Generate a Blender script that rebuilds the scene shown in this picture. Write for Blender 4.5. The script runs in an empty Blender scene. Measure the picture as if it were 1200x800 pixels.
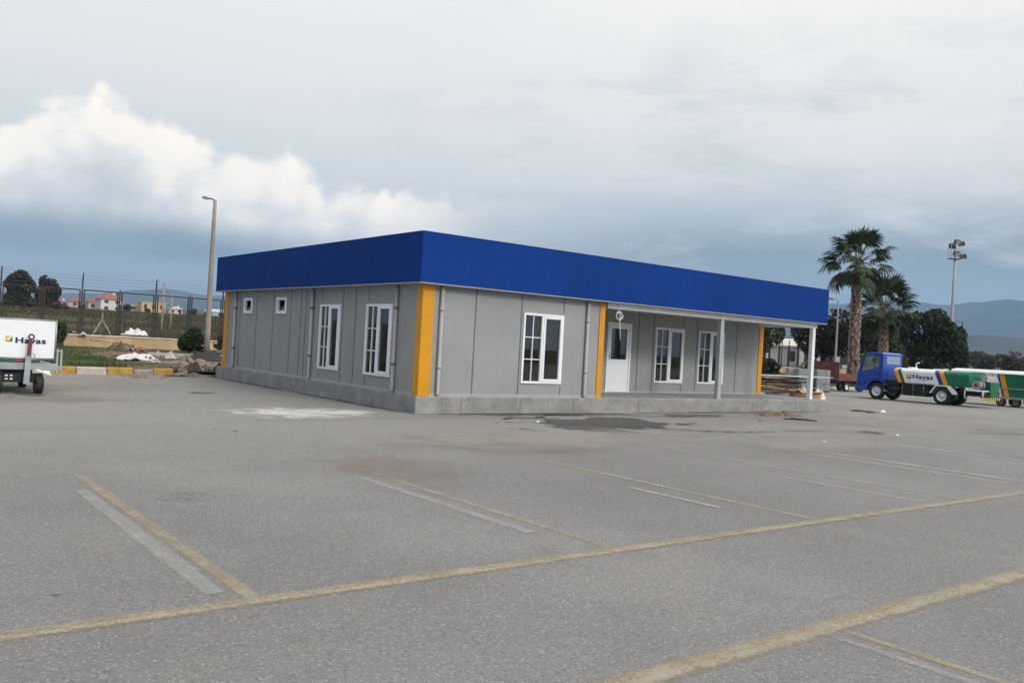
import bpy, bmesh, math, random
from mathutils import Vector, Matrix, noise
R = math.radians
PI = math.pi
random.seed(7)
sc = bpy.context.scene
col = sc.collection

# ------------------------------------------------------------------ camera
# world axes follow the building: +X along its long front, +Y towards its back
CAM = Vector((-9.902, -16.049, 1.6))
HEAD = 37.806                      # camera heading, degrees clockwise from +Y
cam = bpy.data.cameras.new('camera')
cam.sensor_width = 36.0
cam.lens = 36.0 * 1015.0 / 1200.0
cam.clip_start = 0.1
cam.clip_end = 40000
co = bpy.data.objects.new('camera', cam)
col.objects.link(co)
co.matrix_world = (Matrix.Translation(CAM) @ Matrix.Rotation(R(-HEAD), 4, 'Z')
                   @ Matrix.Rotation(R(90.254), 4, 'X') @ Matrix.Rotation(R(3.172), 4, 'Z'))
sc.camera = co

sc.render.engine = 'CYCLES'
sc.cycles.use_denoising = True
sc.cycles.max_bounces = 6
sc.cycles.transparent_max_bounces = 12
sc.cycles.volume_bounces = 1
sc.view_settings.view_transform = 'Standard'
sc.view_settings.look = 'None'
sc.view_settings.exposure = 0.0
sc.view_settings.gamma = 1.0
sc.view_settings.use_curve_mapping = False

SUN_AZ, SUN_EL = HEAD + 130.0, 30.0      # sun behind the camera, to the right, veiled by cloud
sd = Vector((math.sin(R(SUN_AZ)) * math.cos(R(SUN_EL)), math.cos(R(SUN_AZ)) * math.cos(R(SUN_EL)), math.sin(R(SUN_EL))))
sl = bpy.data.lights.new('sun', 'SUN')
sl.energy = 1.5
sl.angle = R(12)
sl.color = (1.0, 0.975, 0.95)
so = bpy.data.objects.new('sun', sl)
col.objects.link(so)
so.rotation_euler = sd.to_track_quat('Z', 'Y').to_euler()


# ------------------------------------------------------------------ node helper
class NT:
    def __init__(s, tree):
        s.t = tree
        s.t.nodes.clear()

    def n(s, kind, **kw):
        nd = s.t.nodes.new(kind)
        for k, v in kw.items():
            if k.startswith('i_'):
                s.put(nd.inputs[k[2:].replace('__', ' ')], v)
            else:
                setattr(nd, k, v)
        return nd

    def put(s, sock, v):
        if hasattr(v, 'is_output') or isinstance(v, bpy.types.NodeSocket):
            s.t.links.new(v, sock)
        elif isinstance(v, (tuple, list)):
            v = tuple(v)
            if sock.type == 'RGBA' and len(v) == 3:
                v = v + (1.0,)
            sock.default_value = v
        else:
            sock.default_value = v

    def m(s, op, a, b=0.0, c=0.0, clamp=False):
        nd = s.t.nodes.new('ShaderNodeMath')
        nd.operation = op
        nd.use_clamp = clamp
        for i, v in enumerate((a, b, c)):
            s.put(nd.inputs[i], v)
        return nd.outputs[0]

    def vm(s, op, a, b=(0, 0, 0)):
        nd = s.t.nodes.new('ShaderNodeVectorMath')
        nd.operation = op
        s.put(nd.inputs[0], a)
        if op == 'SCALE':
            s.put(nd.inputs['Scale'], b)
        else:
            s.put(nd.inputs[1], b)
        return nd.outputs['Value' if op in ('DOT_PRODUCT', 'LENGTH') else 'Vector']

    def ss(s, v, a, b):
        nd = s.t.nodes.new('ShaderNodeMapRange')
        nd.interpolation_type = 'SMOOTHSTEP'
        s.put(nd.inputs['Value'], v)
        s.put(nd.inputs['From Min'], a)
        s.put(nd.inputs['From Max'], b)
        return nd.outputs['Result']

    def noise(s, vec, scale, detail=4.0, rough=0.55, dist=0.0):
        nd = s.t.nodes.new('ShaderNodeTexNoise')
        s.put(nd.inputs['Vector'], vec)
        nd.inputs['Scale'].default_value = scale
        nd.inputs['Detail'].default_value = detail
        nd.inputs['Roughness'].default_value = rough
        nd.inputs['Distortion'].default_value = dist
        return nd.outputs['Fac']

    def vor(s, vec, scale, feature='F1', smooth=0.5):
        nd = s.t.nodes.new('ShaderNodeTexVoronoi')
        nd.feature = feature
        s.put(nd.inputs['Vector'], vec)
        nd.inputs['Scale'].default_value = scale
        if feature == 'SMOOTH_F1':
            nd.inputs['Smoothness'].default_value = smooth
        return nd.outputs['Distance']

    def mix(s, f, a, b, blend='MIX'):
        nd = s.t.nodes.new('ShaderNodeMix')
        nd.data_type = 'RGBA'
        nd.blend_type = blend
        s.put(nd.inputs[0], f)
        s.put(nd.inputs[6], a)
        s.put(nd.inputs[7], b)
        return nd.outputs[2]

    def ramp(s, f, stops, mode='LINEAR'):
        nd = s.t.nodes.new('ShaderNodeValToRGB')
        cr = nd.color_ramp
        cr.interpolation = mode
        while len(cr.elements) < len(stops):
            cr.elements.new(0.5)
        for e, (p, c) in zip(cr.elements, stops):
            e.position = p
            if not isinstance(c, (tuple, list)):
                c = (c, c, c)
            e.color = (c[0], c[1], c[2], 1.0)
        s.put(nd.inputs[0], f)
        return nd.outputs[0]


# ------------------------------------------------------------------ sky
w = bpy.data.worlds.new('World')
sc.world = w
w.use_nodes = True
w.cycles.sampling_method = 'MANUAL'
w.cycles.sample_map_resolution = 512
t = NT(w.node_tree)
gen = t.n('ShaderNodeTexCoord').outputs['Generated']
dirv = t.vm('NORMALIZE', gen)
fw = t.vm('DOT_PRODUCT', dirv, (math.sin(R(HEAD)), math.cos(R(HEAD)), 0))
rt = t.vm('DOT_PRODUCT', dirv, (math.cos(R(HEAD)), -math.sin(R(HEAD)), 0))
sz = t.n('ShaderNodeSeparateXYZ', i_Vector=dirv).outputs['Z']
az = t.m('MULTIPLY', t.m('ARCTAN2', rt, fw), 180 / PI)
el = t.m('MULTIPLY', t.m('ARCSINE', sz), 180 / PI)
vec = t.n('ShaderNodeCombineXYZ', i_X=az, i_Y=el).outputs[0]
e40 = t.m('DIVIDE', el, 40.0, clamp=True)
base_r = t.ramp(e40, [
    (0.0, (.28, .335, .37)), (.06, (.265, .325, .36)), (.12, (.22, .285, .325)), (.17, (.24, .305, .345)), (.21, (.42, .49, .535)),
    (.27, (.67, .715, .745)), (.36, (.77, .81, .835)), (.5, (.87, .89, .905)), (1.0, (1.2, 1.21, 1.22))])
base_l = t.ramp(e40, [
    (0.0, (.25, .27, .275)), (.06, (.265, .295, .30)), (.12, (.37, .41, .425)), (.17, (.57, .62, .645)), (.21, (.65, .69, .715)),
    (.27, (.68, .735, .77)), (.36, (.76, .80, .83)), (.5, (.82, .85, .88)), (1.0, (1.2, 1.21, 1.22))])
base = t.mix(t.ss(az, -6.0, 14.0), base_l, base_r)
# torn grey streaks in the stratus, stronger to the right
sv = t.vm('MULTIPLY', vec, (0.055, 0.24, 1.0))
n1 = t.noise(sv, 1.0, 5.0, 0.55, 0.6)
n1b = t.noise(t.vm('ADD', t.vm('MULTIPLY', vec, (0.12, 0.30, 1.0)), (7.3, 1.1, 0)), 1.0, 6.0, 0.6, 0.8)
wgt = t.m('MULTIPLY', t.ss(az, -22.0, 12.0), t.m('MULTIPLY', t.ss(el, 1.0, 5.0), t.m('SUBTRACT', 1.0, t.ss(el, 14.0, 24.0))))
amp = t.m('ADD', t.m('MULTIPLY', wgt, 0.85), 0.05)
streak = t.m('ADD', t.m('SUBTRACT', n1, 0.5), t.m('MULTIPLY', t.m('SUBTRACT', n1b, 0.5), 0.6))
base = t.mix(t.m('MULTIPLY', t.m('MULTIPLY', streak, amp), 2.6, clamp=True), base, (.86, .89, .905))
base = t.mix(t.m('MULTIPLY', t.m('MULTIPLY', streak, amp), -1.9, clamp=True), base, (.37, .48, .56))
# low blue-grey band under the cumulus on the left
band = t.m('MULTIPLY', t.m('MULTIPLY', t.ss(el, 3.2, 4.6), t.m('SUBTRACT', 1.0, t.ss(el, 4.9, 7.2))),
           t.m('SUBTRACT', 1.0, t.ss(az, -19.0, -6.0)))
# cumulus bank
topv = t.m('MULTIPLY', t.ramp(t.m('DIVIDE', t.m('ADD', az, 45.0), 55.0, clamp=True), [
    (((a + 45.0) / 55.0), e_ / 20.0) for a, e_ in
    [(-45, 9.0), (-32, 10.4), (-30.2, 12.0), (-28.6, 13.3), (-26, 13.6), (-24, 13.0), (-21.4, 12.4), (-19.5, 11.5), (-18, 11.8),
     (-15.5, 11.9), (-13.8, 11.3), (-12.8, 10.0), (-10.6, 10.2), (-8.4, 9.4), (-6.5, 10.2), (-4.8, 10.2), (-4.0, 9.2), (-0.6, 9.9), (2, 8.0), (8, 6.0)]]), 20.0)
dv = t.vm('ADD', t.vm('MULTIPLY', vec, (1.0, 1.15, 1.0)), (3.7, 0.4, 0))
nd1 = t.noise(dv, 0.40, 6.0, 0.56, 0.25)
wv = t.vm('ADD', dv, t.vm('SCALE', t.n('ShaderNodeTexNoise', i_Vector=dv, i_Scale=0.6, i_Detail=5.0).outputs['Color'], 1.6))
bil = t.vor(wv, 0.42, 'SMOOTH_F1', 0.35)
bil2 = t.vor(wv, 1.0, 'SMOOTH_F1', 0.4)
disp = t.m('ADD', t.m('MULTIPLY', t.m('SUBTRACT', nd1, 0.5), 2.0), t.m('MULTIPLY', t.m('SUBTRACT', 0.42, bil), 1.2))
disp = t.m('ADD', disp, t.m('MULTIPLY', t.m('SUBTRACT', 0.4, bil2), 0.6))
dep = t.m('ADD', t.m('SUBTRACT', topv, el), disp)
n2 = t.noise(t.vm('ADD', vec, (11.0, 2.0, 0)), 0.17, 6.0, 0.55, 0.3)
cm = t.m('MULTIPLY', t.ss(dep, -0.15, t.m('ADD', 0.75, t.m('MULTIPLY', t.ss(n2, .40, .62), 1.5))), t.ss(el, 3.4, 7.0))
cm = t.m('MULTIPLY', cm, t.m('SUBTRACT', 1.0, t.ss(az, -9.5, -1.0)))
dd = t.m('ADD', dep, t.m('MULTIPLY', t.m('SUBTRACT', n2, 0.5), 11.0))
dd = t.m('ADD', dd, t.m('MULTIPLY', t.m('SUBTRACT', bil, 0.42), 4.2))
dd = t.m('ADD', dd, t.m('MULTIPLY', t.m('SUBTRACT', bil2, 0.4), 2.0))
cc = t.ramp(t.m('DIVIDE', dd, 9.0, clamp=True), [(0.0, (1.14, 1.09, 1.01)), (.30, (1.06, 1.02, .96)), (.52, (.84, .86, .86)),
                                               (.76, (.72, .745, .752)), (1.0, (.58, .625, .640))])
skyc = t.mix(cm, base, cc)
skyc = t.mix(t.m('MULTIPLY', t.m('MULTIPLY', band, t.m('ADD', .35, t.m('MULTIPLY', n1b, 1.1))), 0.85), skyc, (.13, .18, .205))
nis = t.n('ShaderNodeTexSky', sky_type='NISHITA', sun_disc=False, sun_elevation=R(SUN_EL), sun_rotation=R(SUN_AZ),
          air_density=1.0, dust_density=2.0, ozone_density=1.0)
sdot = t.vm('DOT_PRODUCT', dirv, tuple(sd))
glow = t.m('ADD', 1.0, t.m('MULTIPLY', t.ss(sdot, .1, 1.0), .7))          # veiled sun brightens the cloud round it
gloom = t.vm('DOT_PRODUCT', dirv, (math.sin(R(HEAD - 118)), math.cos(R(HEAD - 118)), .0))
skyc = t.mix(t.m('MULTIPLY', t.ss(gloom, .12, .75), .75), skyc, (.235, .34, .47))  # unseen blue-grey cloud, added behind-left to dim and tint the left wall
skyc = t.vm('MULTIPLY', skyc, (1.05, 1.0, .935))
cloudy = t.vm('SCALE', skyc, t.m('MULTIPLY', glow, 11.0))
full = t.mix(0.975, nis.outputs[0], cloudy)
bg = t.n('ShaderNodeBackground', i_Color=full, i_Strength=0.1)
t.t.links.new(bg.outputs[0], t.n('ShaderNodeOutputWorld').inputs['Surface'])


# ------------------------------------------------------------------ materials
def newmat(name):
    m = bpy.data.materials.new(name)
    m.use_nodes = True
    return m, NT(m.node_tree)


def out(t, shader):
    t.t.links.new(shader, t.n('ShaderNodeOutputMaterial').inputs['Surface'])


def plain(name, c, rough=0.6, var=0.12, scale=3.0, metal=0.0, spec=0.4, bump=0.0, bscale=40.0, stain=None, coat=0.0, detail=5.0):
    """a procedural surface: base colour with soft mottling, optional stains, bump"""
    m, t = newmat(name)
    ob = t.n('ShaderNodeTexCoord').outputs['Object']
    n = t.noise(ob, scale, detail, 0.6)
    dk = tuple(x * (1 - var) for x in c)
    lt = tuple(min(1, x * (1 + var)) for x in c)
    cv = t.mix(t.ss(n, .3, .7), dk, lt)
    if stain:
        n3 = t.noise(t.vm('MULTIPLY', ob, stain[3] if len(stain) > 3 else (1, 1, .25)), stain[1], 6.0, 0.65)
        cv = t.mix(t.m('MULTIPLY', t.ss(n3, .52, .75), stain[2]), cv, stain[0])
    b = t.n('ShaderNodeBsdfPrincipled', i_Base__Color=cv, i_Roughness=rough, i_Metallic=metal)
    t.put(b.inputs['Roughness'], t.m('ADD', rough - .06, t.m('MULTIPLY', n, .12)))
    b.inputs['Specular IOR Level'].default_value = spec
    b.inputs['Coat Weight'].default_value = coat
    if bump:
        bn = t.n('ShaderNodeBump', i_Strength=bump, i_Height=t.noise(ob, bscale, 4.0))
        bn.inputs['Distance'].default_value = 0.02
        t.put(b.inputs['Normal'], bn.outputs[0])
    out(t, b.outputs[0])
    return m


M = {}
M['blue_cladding'] = plain('blue_cladding', (.0055, .037, .195), .6, .10, .5, spec=.05, stain=((.012, .05, .20), 1.5, .35, (1.6, 1.6, .10)), bump=.06, bscale=1.2)
M['wall_grey'] = plain('wall_grey', (.285, .287, .284), .6, .06, .9, spec=.3, stain=((.225, .22, .205), 1.6, .30))
M['joint_grey'] = plain('joint_grey', (.12, .122, .125), .55, .1)
M['yellow_trim'] = plain('yellow_trim', (.62, .265, .003), .45, .05, 2.0)
M['white_frame'] = plain('white_frame', (.78, .79, .80), .35, .03, 2.0)
M['white_paint'] = plain('white_paint', (.74, .75, .75), .45, .05, 2.0, stain=((.5, .48, .44), 2.0, .25))
M['pipe_grey'] = plain('pipe_grey', (.36, .345, .35), .45, .06)
M['steel'] = plain('steel', (.34, .36, .37), .42, .12, 5.0, metal=.5)
M['post_grey'] = plain('post_grey', (.40, .42, .43), .4, .08, 4.0, metal=.25)
M['dark_steel'] = plain('dark_steel', (.028, .023, .022), .6, .25, 6.0)
M['rust_steel'] = plain('rust_steel', (.040, .027, .023), .75, .35, 4.0)
M['black'] = plain('black', (.012, .012, .013), .55, .2)
M['rubber'] = plain('rubber', (.018, .018, .018), .75, .2, 12.0)
M['concrete'] = plain('concrete', (.275, .268, .258), .85, .14, 1.6, spec=.2, bump=.5, bscale=30, stain=((.17, .165, .16), 1.3, .6))
M['concrete_smeared'] = plain('concrete_smeared', (.255, .25, .242), .88, .17, 2.6, spec=.2, bump=.7, bscale=18, stain=((.46, .45, .43), 1.5, .42, (1, 1, 1.6)), detail=8.0)
M['concrete_light'] = plain('concrete_light', (.40, .39, .37), .85, .12, 2.0, bump=.3)
M['pole_concrete'] = plain('pole_concrete', (.27, .235, .205), .75, .12, 2.0, stain=((.2, .17, .15), 1.0, .5))
M['block_grey'] = plain('block_grey', (.27, .275, .28), .9, .22, 3.0, bump=.5)
M['interior'] = plain('interior', (.34, .32, .30), .8, .05)
M['floor_in'] = plain('floor_in', (.12, .10, .09), .7, .1)
M['kerb_yellow'] = plain('kerb_yellow', (.42, .26, .055), .85, .2, 5.0, stain=((.24, .20, .16), 2.5, .85, (1, 1, 1)), bump=.5)
M['kerb_white'] = plain('kerb_white', (.48, .43, .37), .85, .18, 5.0, stain=((.25, .21, .18), 3.0, .85, (1, 1, 1)), bump=.5)
M['kerb_bare'] = plain('kerb_bare', (.33, .28, .25), .9, .3, 6.0, bump=.8)
M['wall_ochre'] = plain('wall_ochre', (.46, .33, .19), .9, .12, 1.3, stain=((.26, .17, .10), .9, .65), bump=.3)
M['coping'] = plain('coping', (.55, .50, .42), .85, .15, 2.0)
M['soil'] = plain('soil', (.15, .105, .075), .95, .3, 6.0, bump=1.0)
M['rubble'] = plain('rubble', (.23, .185, .155), .95, .35, 7.0, bump=.8)
M['brick_red'] = plain('brick_red', (.28, .10, .065), .9, .3, 7.0, bump=.4)
M['white_sheet'] = plain('white_sheet', (.62, .60, .60), .7, .12, 3.0)
M['wood'] = plain('wood', (.30, .19, .11), .8, .3, 5.0)
M['wood_grey'] = plain('wood_grey', (.30, .26, .22), .85, .25, 5.0)
M['wood_dark'] = plain('wood_dark', (.10, .07, .055), .85, .3, 5.0)
M['cardboard'] = plain('cardboard', (.48, .29, .14), .85, .1, 5.0)
M['cardboard_dark'] = plain('cardboard_dark', (.20, .12, .075), .85, .12, 5.0)
M['zinc'] = plain('zinc', (.50, .54, .57), .35, .08, 3.0, metal=.6)
M['sack'] = plain('sack', (.50, .47, .43), .9, .18, 5.0)
M['truck_blue'] = plain('truck_blue', (.006, .058, .33), .28, .10, 1.5, spec=.5, coat=.35, stain=((.06, .09, .22), 3.0, .5))
M['truck_white'] = plain('truck_white', (.74, .75, .755), .35, .06, 1.5, stain=((.45, .43, .39), 3.0, .5))
M['truck_green'] = plain('truck_green', (.006, .135, .062), .4, .12, 2.5)
M['dark_green'] = plain('dark_green', (.008, .09, .045), .4, .12, 2.5)
M['tarp_green'] = plain('tarp_green', (.008, .125, .062), .6, .15, 2.5)
M['stripe_orange'] = plain('stripe_orange', (.74, .31, .012), .4, .06)
M['stripe_blue'] = plain('stripe_blue', (.02, .045, .24), .4, .06)
M['navy'] = plain('navy', (.008, .012, .06), .5, .05)
M['panel_white'] = plain('panel_white', (.80, .82, .84), .4, .03, 1.5, stain=((.62, .62, .6), 1.6, .3))
M['logo_yellow'] = plain('logo_yellow', (.72, .55, .03), .5, .05)
M['logo_green'] = plain('logo_green', (.015, .06, .025), .5, .05)
M['red'] = plain('red', (.50, .02, .03), .4, .1)
M['red_dull'] = plain('red_dull', (.16, .035, .035), .6, .2)
M['rim'] = plain('rim', (.62, .62, .62), .4, .1, 8.0, metal=.2)
M['rim_rust'] = plain('rim_rust', (.22, .15, .13), .7, .25, 8.0)
M['trailer_brown'] = plain('trailer_brown', (.13, .045, .035), .75, .25, 4.0)
M['lamp_glass'] = plain('lamp_glass', (.55, .57, .58), .2, .05)
M['roof_tile'] = plain('roof_tile', (.27, .105, .07), .85, .2, 2.0)
M['house_white'] = plain('house_white', (.60, .57, .53), .85, .06, .6)
M['house_yellow'] = plain('house_yellow', (.50, .39, .20), .85, .08, .6)
M['house_pink'] = plain('house_pink', (.52, .40, .36), .85, .08, .6)
M['house_window'] = plain('house_window', (.04, .045, .05), .3, .1)
M['bark'] = plain('bark', (.10, .075, .06), .95, .3, 9.0, bump=.8)
M['palm_trunk'] = plain('palm_trunk', (.12, .072, .055), .9, .35, 7.0, bump=.6)
M['palm_boot'] = plain('palm_boot', (.33, .25, .19), .9, .3, 9.0)
M['palm_petiole'] = plain('palm_petiole', (.15, .15, .055), .7, .2)
M['palm_dead'] = plain('palm_dead', (.15, .11, .07), .9, .3, 5.0)
M['wire'] = plain('wire', (.10, .10, .10), .5, .1, metal=.4)
M['white_cable'] = plain('white_cable', (.72, .72, .72), .5, .05)
M['manhole'] = plain('manhole', (.175, .171, .166), .85, .25, 14.0, bump=.8)
M['litter'] = plain('litter', (.75, .74, .72), .8, .08)
M['tar'] = plain('tar', (.03, .03, .032), .8, .2)
M['bumper_yellow'] = plain('bumper_yellow', (.70, .42, .02), .5, .08)
M['heap_white'] = plain('heap_white', (.66, .65, .62), .8, .12, 1.5)


def leafmat(name, a, b, rough=.7):
    m, t = newmat(name)
    ob = t.n('ShaderNodeTexCoord').outputs['Object']
    oi = t.n('ShaderNodeObjectInfo').outputs['Random']
    n = t.noise(ob, 1.1, 3.0)
    n2 = t.noise(ob, 9.0, 2.0)
    f = t.m('ADD', t.m('MULTIPLY', n, .55), t.m('MULTIPLY', n2, .45))
    cv = t.mix(t.ss(f, .34, .66), a, b)
    d = t.n('ShaderNodeBsdfPrincipled', i_Base__Color=cv, i_Roughness=rough)
    d.inputs['Specular IOR Level'].default_value = .25
    tr = t.n('ShaderNodeBsdfTranslucent', i_Color=cv)
    mx = t.n('ShaderNodeMixShader', i_Fac=.2)
    t.t.links.new(d.outputs[0], mx.inputs[1])
    t.t.links.new(tr.outputs[0], mx.inputs[2])
    out(t, mx.outputs[0])
    return m


M['leaf_dark'] = leafmat('leaf_dark', (.016, .024, .009), (.046, .064, .024))
M['leaf_far'] = leafmat('leaf_far', (.030, .030, .020), (.070, .062, .040))
M['leaf_olive'] = leafmat('leaf_olive', (.040, .045, .018), (.085, .085, .035))
M['leaf_shrub'] = leafmat('leaf_shrub', (.024, .040, .014), (.056, .080, .030))
M['leaf_yellow'] = leafmat('leaf_yellow', (.08, .085, .025), (.16, .15, .05))
M['leaf_brown'] = leafmat('leaf_brown', (.06, .048, .034), (.115, .092, .065))
M['palm_leaf'] = leafmat('palm_leaf', (.022, .036, .016), (.058, .080, .032), .55)
M['grass'] = leafmat('grass', (.036, .064, .016), (.082, .12, .03))
M['dry_grass'] = leafmat('dry_grass', (.062, .046, .028), (.125, .092, .055))


def glass_mat(name, tint, refl=.12, rough=.02):
    m, t = newmat(name)
    ob = t.n('ShaderNodeTexCoord').outputs['Object']
    fr = t.n('ShaderNodeFresnel', i_IOR=1.5).outputs[0]
    n = t.noise(ob, 2.3, 2.0)
    bn = t.n('ShaderNodeBump', i_Strength=.04, i_Height=n)
    g = t.n('ShaderNodeBsdfGlossy', i_Color=(.9, .92, .95), i_Roughness=rough, i_Normal=bn.outputs[0])
    tr = t.n('ShaderNodeBsdfTransparent', i_Color=tint)
    mx = t.n('ShaderNodeMixShader', i_Fac=t.m('ADD', refl, t.m('MULTIPLY', fr, .9), clamp=True))
    t.t.links.new(tr.outputs[0], mx.inputs[1])
    t.t.links.new(g.outputs[0], mx.inputs[2])
    out(t, mx.outputs[0])
    return m


M['glass'] = glass_mat('glass', (.40, .39, .375), .06)


def cab_glass():
    m, t = newmat('cab_glass')
    ob = t.n('ShaderNodeTexCoord').outputs['Object']
    n = t.noise(ob, 4.0, 4.0)
    cv = t.mix(t.ss(n, .35, .65), (.05, .065, .055), (.20, .23, .20))
    b = t.n('ShaderNodeBsdfPrincipled', i_Base__Color=cv, i_Roughness=.12)
    b.inputs['Specular IOR Level'].default_value = .8
    out(t, b.outputs[0])
    return m


M['cab_glass'] = cab_glass()
M['bright_glass'] = plain('bright_glass', (.62, .66, .70), .10, .08, 2.0, metal=.9)


def asphalt():
    m, t = newmat('asphalt')
    ob = t.n('ShaderNodeTexCoord').outputs['Object']
    sp = t.n('ShaderNodeSeparateXYZ', i_Vector=ob)
    big = t.noise(ob, .22, 5.0, .6, .4)
    mid = t.noise(ob, 1.4, 5.0, .6)
    fine = t.noise(ob, 26.0, 3.0, .7)
    cv = t.mix(t.ss(big, .3, .7), (.150, .149, .147), (.200, .197, .193))
    cv = t.mix(t.m('MULTIPLY', t.ss(mid, .45, .75), .6), cv, (.148, .146, .144))
    # dusty, lighter strip along the building and across the back of the lot
    dust = t.m('MULTIPLY', t.ss(t.m('ADD', sp.outputs['Y'], t.m('MULTIPLY', t.m('SUBTRACT', big, .5), 8.0)), -8.5, -2.0), .62)
    cv = t.mix(dust, cv, (.262, .25, .23))
    # scattered brownish dust and tyre-darkened streaks
    br = t.noise(t.vm('ADD', ob, (13.0, 4.0, 0)), .5, 6.0, .65, .6)
    cv = t.mix(t.m('MULTIPLY', t.ss(br, .56, .78), .55), cv, (.25, .225, .195))
    tv = t.noise(t.vm('MULTIPLY', t.vm('ADD', ob, (3.0, 8.0, 0)), (.09, 1.1, 1.0)), 1.0, 4.0, .6, .3)
    cv = t.mix(t.m('MULTIPLY', t.ss(tv, .52, .72), .5), cv, (.138, .138, .138))
    # aggregate
    cv = t.mix(t.m('MULTIPLY', t.ss(fine, .55, .70), .34), cv, (.33, .322, .31))
    cv = t.mix(t.m('MULTIPLY', t.ss(fine, .45, .30), .40), cv, (.105, .104, .103))
    vn = t.n('ShaderNodeTexVoronoi', i_Vector=ob, i_Scale=72.0, i_Randomness=1.0)
    rv_ = t.n('ShaderNodeSeparateColor', i_Color=vn.outputs['Color']).outputs[0]
    edge_ = t.ss(vn.outputs['Distance'], .55, .25)
    cv = t.mix(t.m('MULTIPLY', t.m('MULTIPLY', t.ss(rv_, .84, .90), edge_), .55), cv, (.46, .45, .43))
    cv = t.mix(t.m('MULTIPLY', t.ss(rv_, .20, .10), .40), cv, (.09, .088, .086))
    cv = t.mix(.12, cv, t.mix(rv_, (.13, .13, .13), (.31, .305, .295)))
    # small dark spots (oil, gum)
    v = t.vor(t.vm('ADD', ob, t.vm('SCALE', t.n('ShaderNodeTexNoise', i_Vector=ob, i_Scale=3.0).outputs['Color'], .25)), .9)
    cv = t.mix(t.m('MULTIPLY', t.m('SUBTRACT', 1.0, t.ss(v, .02, .05)), .6), cv, (.06, .058, .055))
    b = t.n('ShaderNodeBsdfPrincipled', i_Base__Color=cv, i_Roughness=.88)
    b.inputs['Specular IOR Level'].default_value = .25
    h = fine
    bn = t.n('ShaderNodeBump', i_Strength=.45, i_Height=h)
    bn.inputs['Distance'].default_value = .012
    t.put(b.inputs['Normal'], bn.outputs[0])
    out(t, b.outputs[0])
    return m


M['asphalt'] = asphalt()


def patch_mat(name, c1, c2, thr=.5, soft=.25, nscale=1.2, rough=.8, maxa=1.0, detail=6.0, spec=.3, rag=1.6):
    """flat patch of stain or painted shade with a ragged, see-through edge (round falloff in the sheet's own box)"""
    m, t = newmat(name)
    tc = t.n('ShaderNodeTexCoord')
    ob, g = tc.outputs['Object'], tc.outputs['Generated']
    d = t.vm('LENGTH', t.vm('MULTIPLY', t.vm('SUBTRACT', g, (.5, .5, 0)), (2, 2, 0)))
    n = t.noise(ob, nscale, detail, .62, .5)
    a = t.m('ADD', t.m('SUBTRACT', 1.0, d), t.m('MULTIPLY', t.m('SUBTRACT', n, .5), rag))
    a = t.m('MULTIPLY', t.ss(a, thr - soft, thr + soft), maxa)
    a = t.m('MULTIPLY', a, t.m('SUBTRACT', 1.0, t.ss(d, .82, .98)))
    cv = t.mix(t.ss(t.noise(ob, 22.0, 4.0, .7), .35, .65), c1, c2)
    b = t.n('ShaderNodeBsdfPrincipled', i_Base__Color=cv, i_Roughness=rough)
    b.inputs['Specular IOR Level'].default_value = spec
    tr = t.n('ShaderNodeBsdfTransparent')
    mx = t.n('ShaderNodeMixShader', i_Fac=a)
    t.t.links.new(tr.outputs[0], mx.inputs[1])
    t.t.links.new(b.outputs[0], mx.inputs[2])
    out(t, mx.outputs[0])
    return m


def paint_mat(name, c1, c2, wear=.5, axis=0, edge=.22, soft=.12, maxa=.85):
    """worn road paint: flakes away by noise, more so at the line's edges (axis = the line's long axis)"""
    m, t = newmat(name)
    tc = t.n('ShaderNodeTexCoord')
    ob, g = tc.outputs['Object'], tc.outputs['Generated']
    sg = t.n('ShaderNodeSeparateXYZ', i_Vector=g)
    across = sg.outputs['Y' if axis == 0 else 'X']
    e = t.m('MULTIPLY', t.m('ABSOLUTE', t.m('SUBTRACT', across, .5)), 2.0)
    n = t.noise(ob, 3.0, 4.0, .6)
    f = t.noise(ob, 34.0, 4.0, .75)
    g2 = t.noise(ob, 110.0, 2.0, .6)
    k = t.m('ADD', t.m('ADD', t.m('MULTIPLY', n, .45), t.m('MULTIPLY', f, .75)), t.m('MULTIPLY', g2, .35))
    k = t.m('SUBTRACT', k, t.m('MULTIPLY', t.ss(e, 1 - edge * 2.2, 1.0), .45))
    a = t.m('MULTIPLY', t.ss(k, wear - soft + .25, wear + soft + .25), maxa)
    cv = t.mix(t.ss(t.noise(ob, 5.0, 5.0, .6), .35, .65), c1, c2)
    cv = t.mix(t.m('MULTIPLY', t.ss(g2, .55, .7), .3), cv, (.5, .48, .42))
    b = t.n('ShaderNodeBsdfPrincipled', i_Base__Color=cv, i_Roughness=.85)
    b.inputs['Specular IOR Level'].default_value = .25
    tr = t.n('ShaderNodeBsdfTransparent')
    mx = t.n('ShaderNodeMixShader', i_Fac=a)
    t.t.links.new(tr.outputs[0], mx.inputs[1])
    t.t.links.new(b.outputs[0], mx.inputs[2])
    out(t, mx.outputs[0])
    return m


def ground_mat():
    m, t = newmat('field_ground')
    ob = t.n('ShaderNodeTexCoord').outputs['Object']
    b1 = t.noise(ob, .03, 6.0, .6, .4)
    b2 = t.noise(ob, .35, 5.0, .65)
    b3 = t.noise(ob, 3.0, 4.0, .7)
    cv = t.mix(t.ss(b1, .38, .62), (.085, .062, .045), (.050, .058, .028))
    cv = t.mix(t.m('MULTIPLY', t.ss(b2, .45, .65), .6), cv, (.11, .082, .055))
    cv = t.mix(t.m('MULTIPLY', t.ss(b3, .5, .7), .35), cv, (.045, .05, .025))
    b = t.n('ShaderNodeBsdfPrincipled', i_Base__Color=cv, i_Roughness=.95)
    b.inputs['Specular IOR Level'].default_value = .1
    out(t, b.outputs[0])
    return m


M['field'] = ground_mat()


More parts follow.
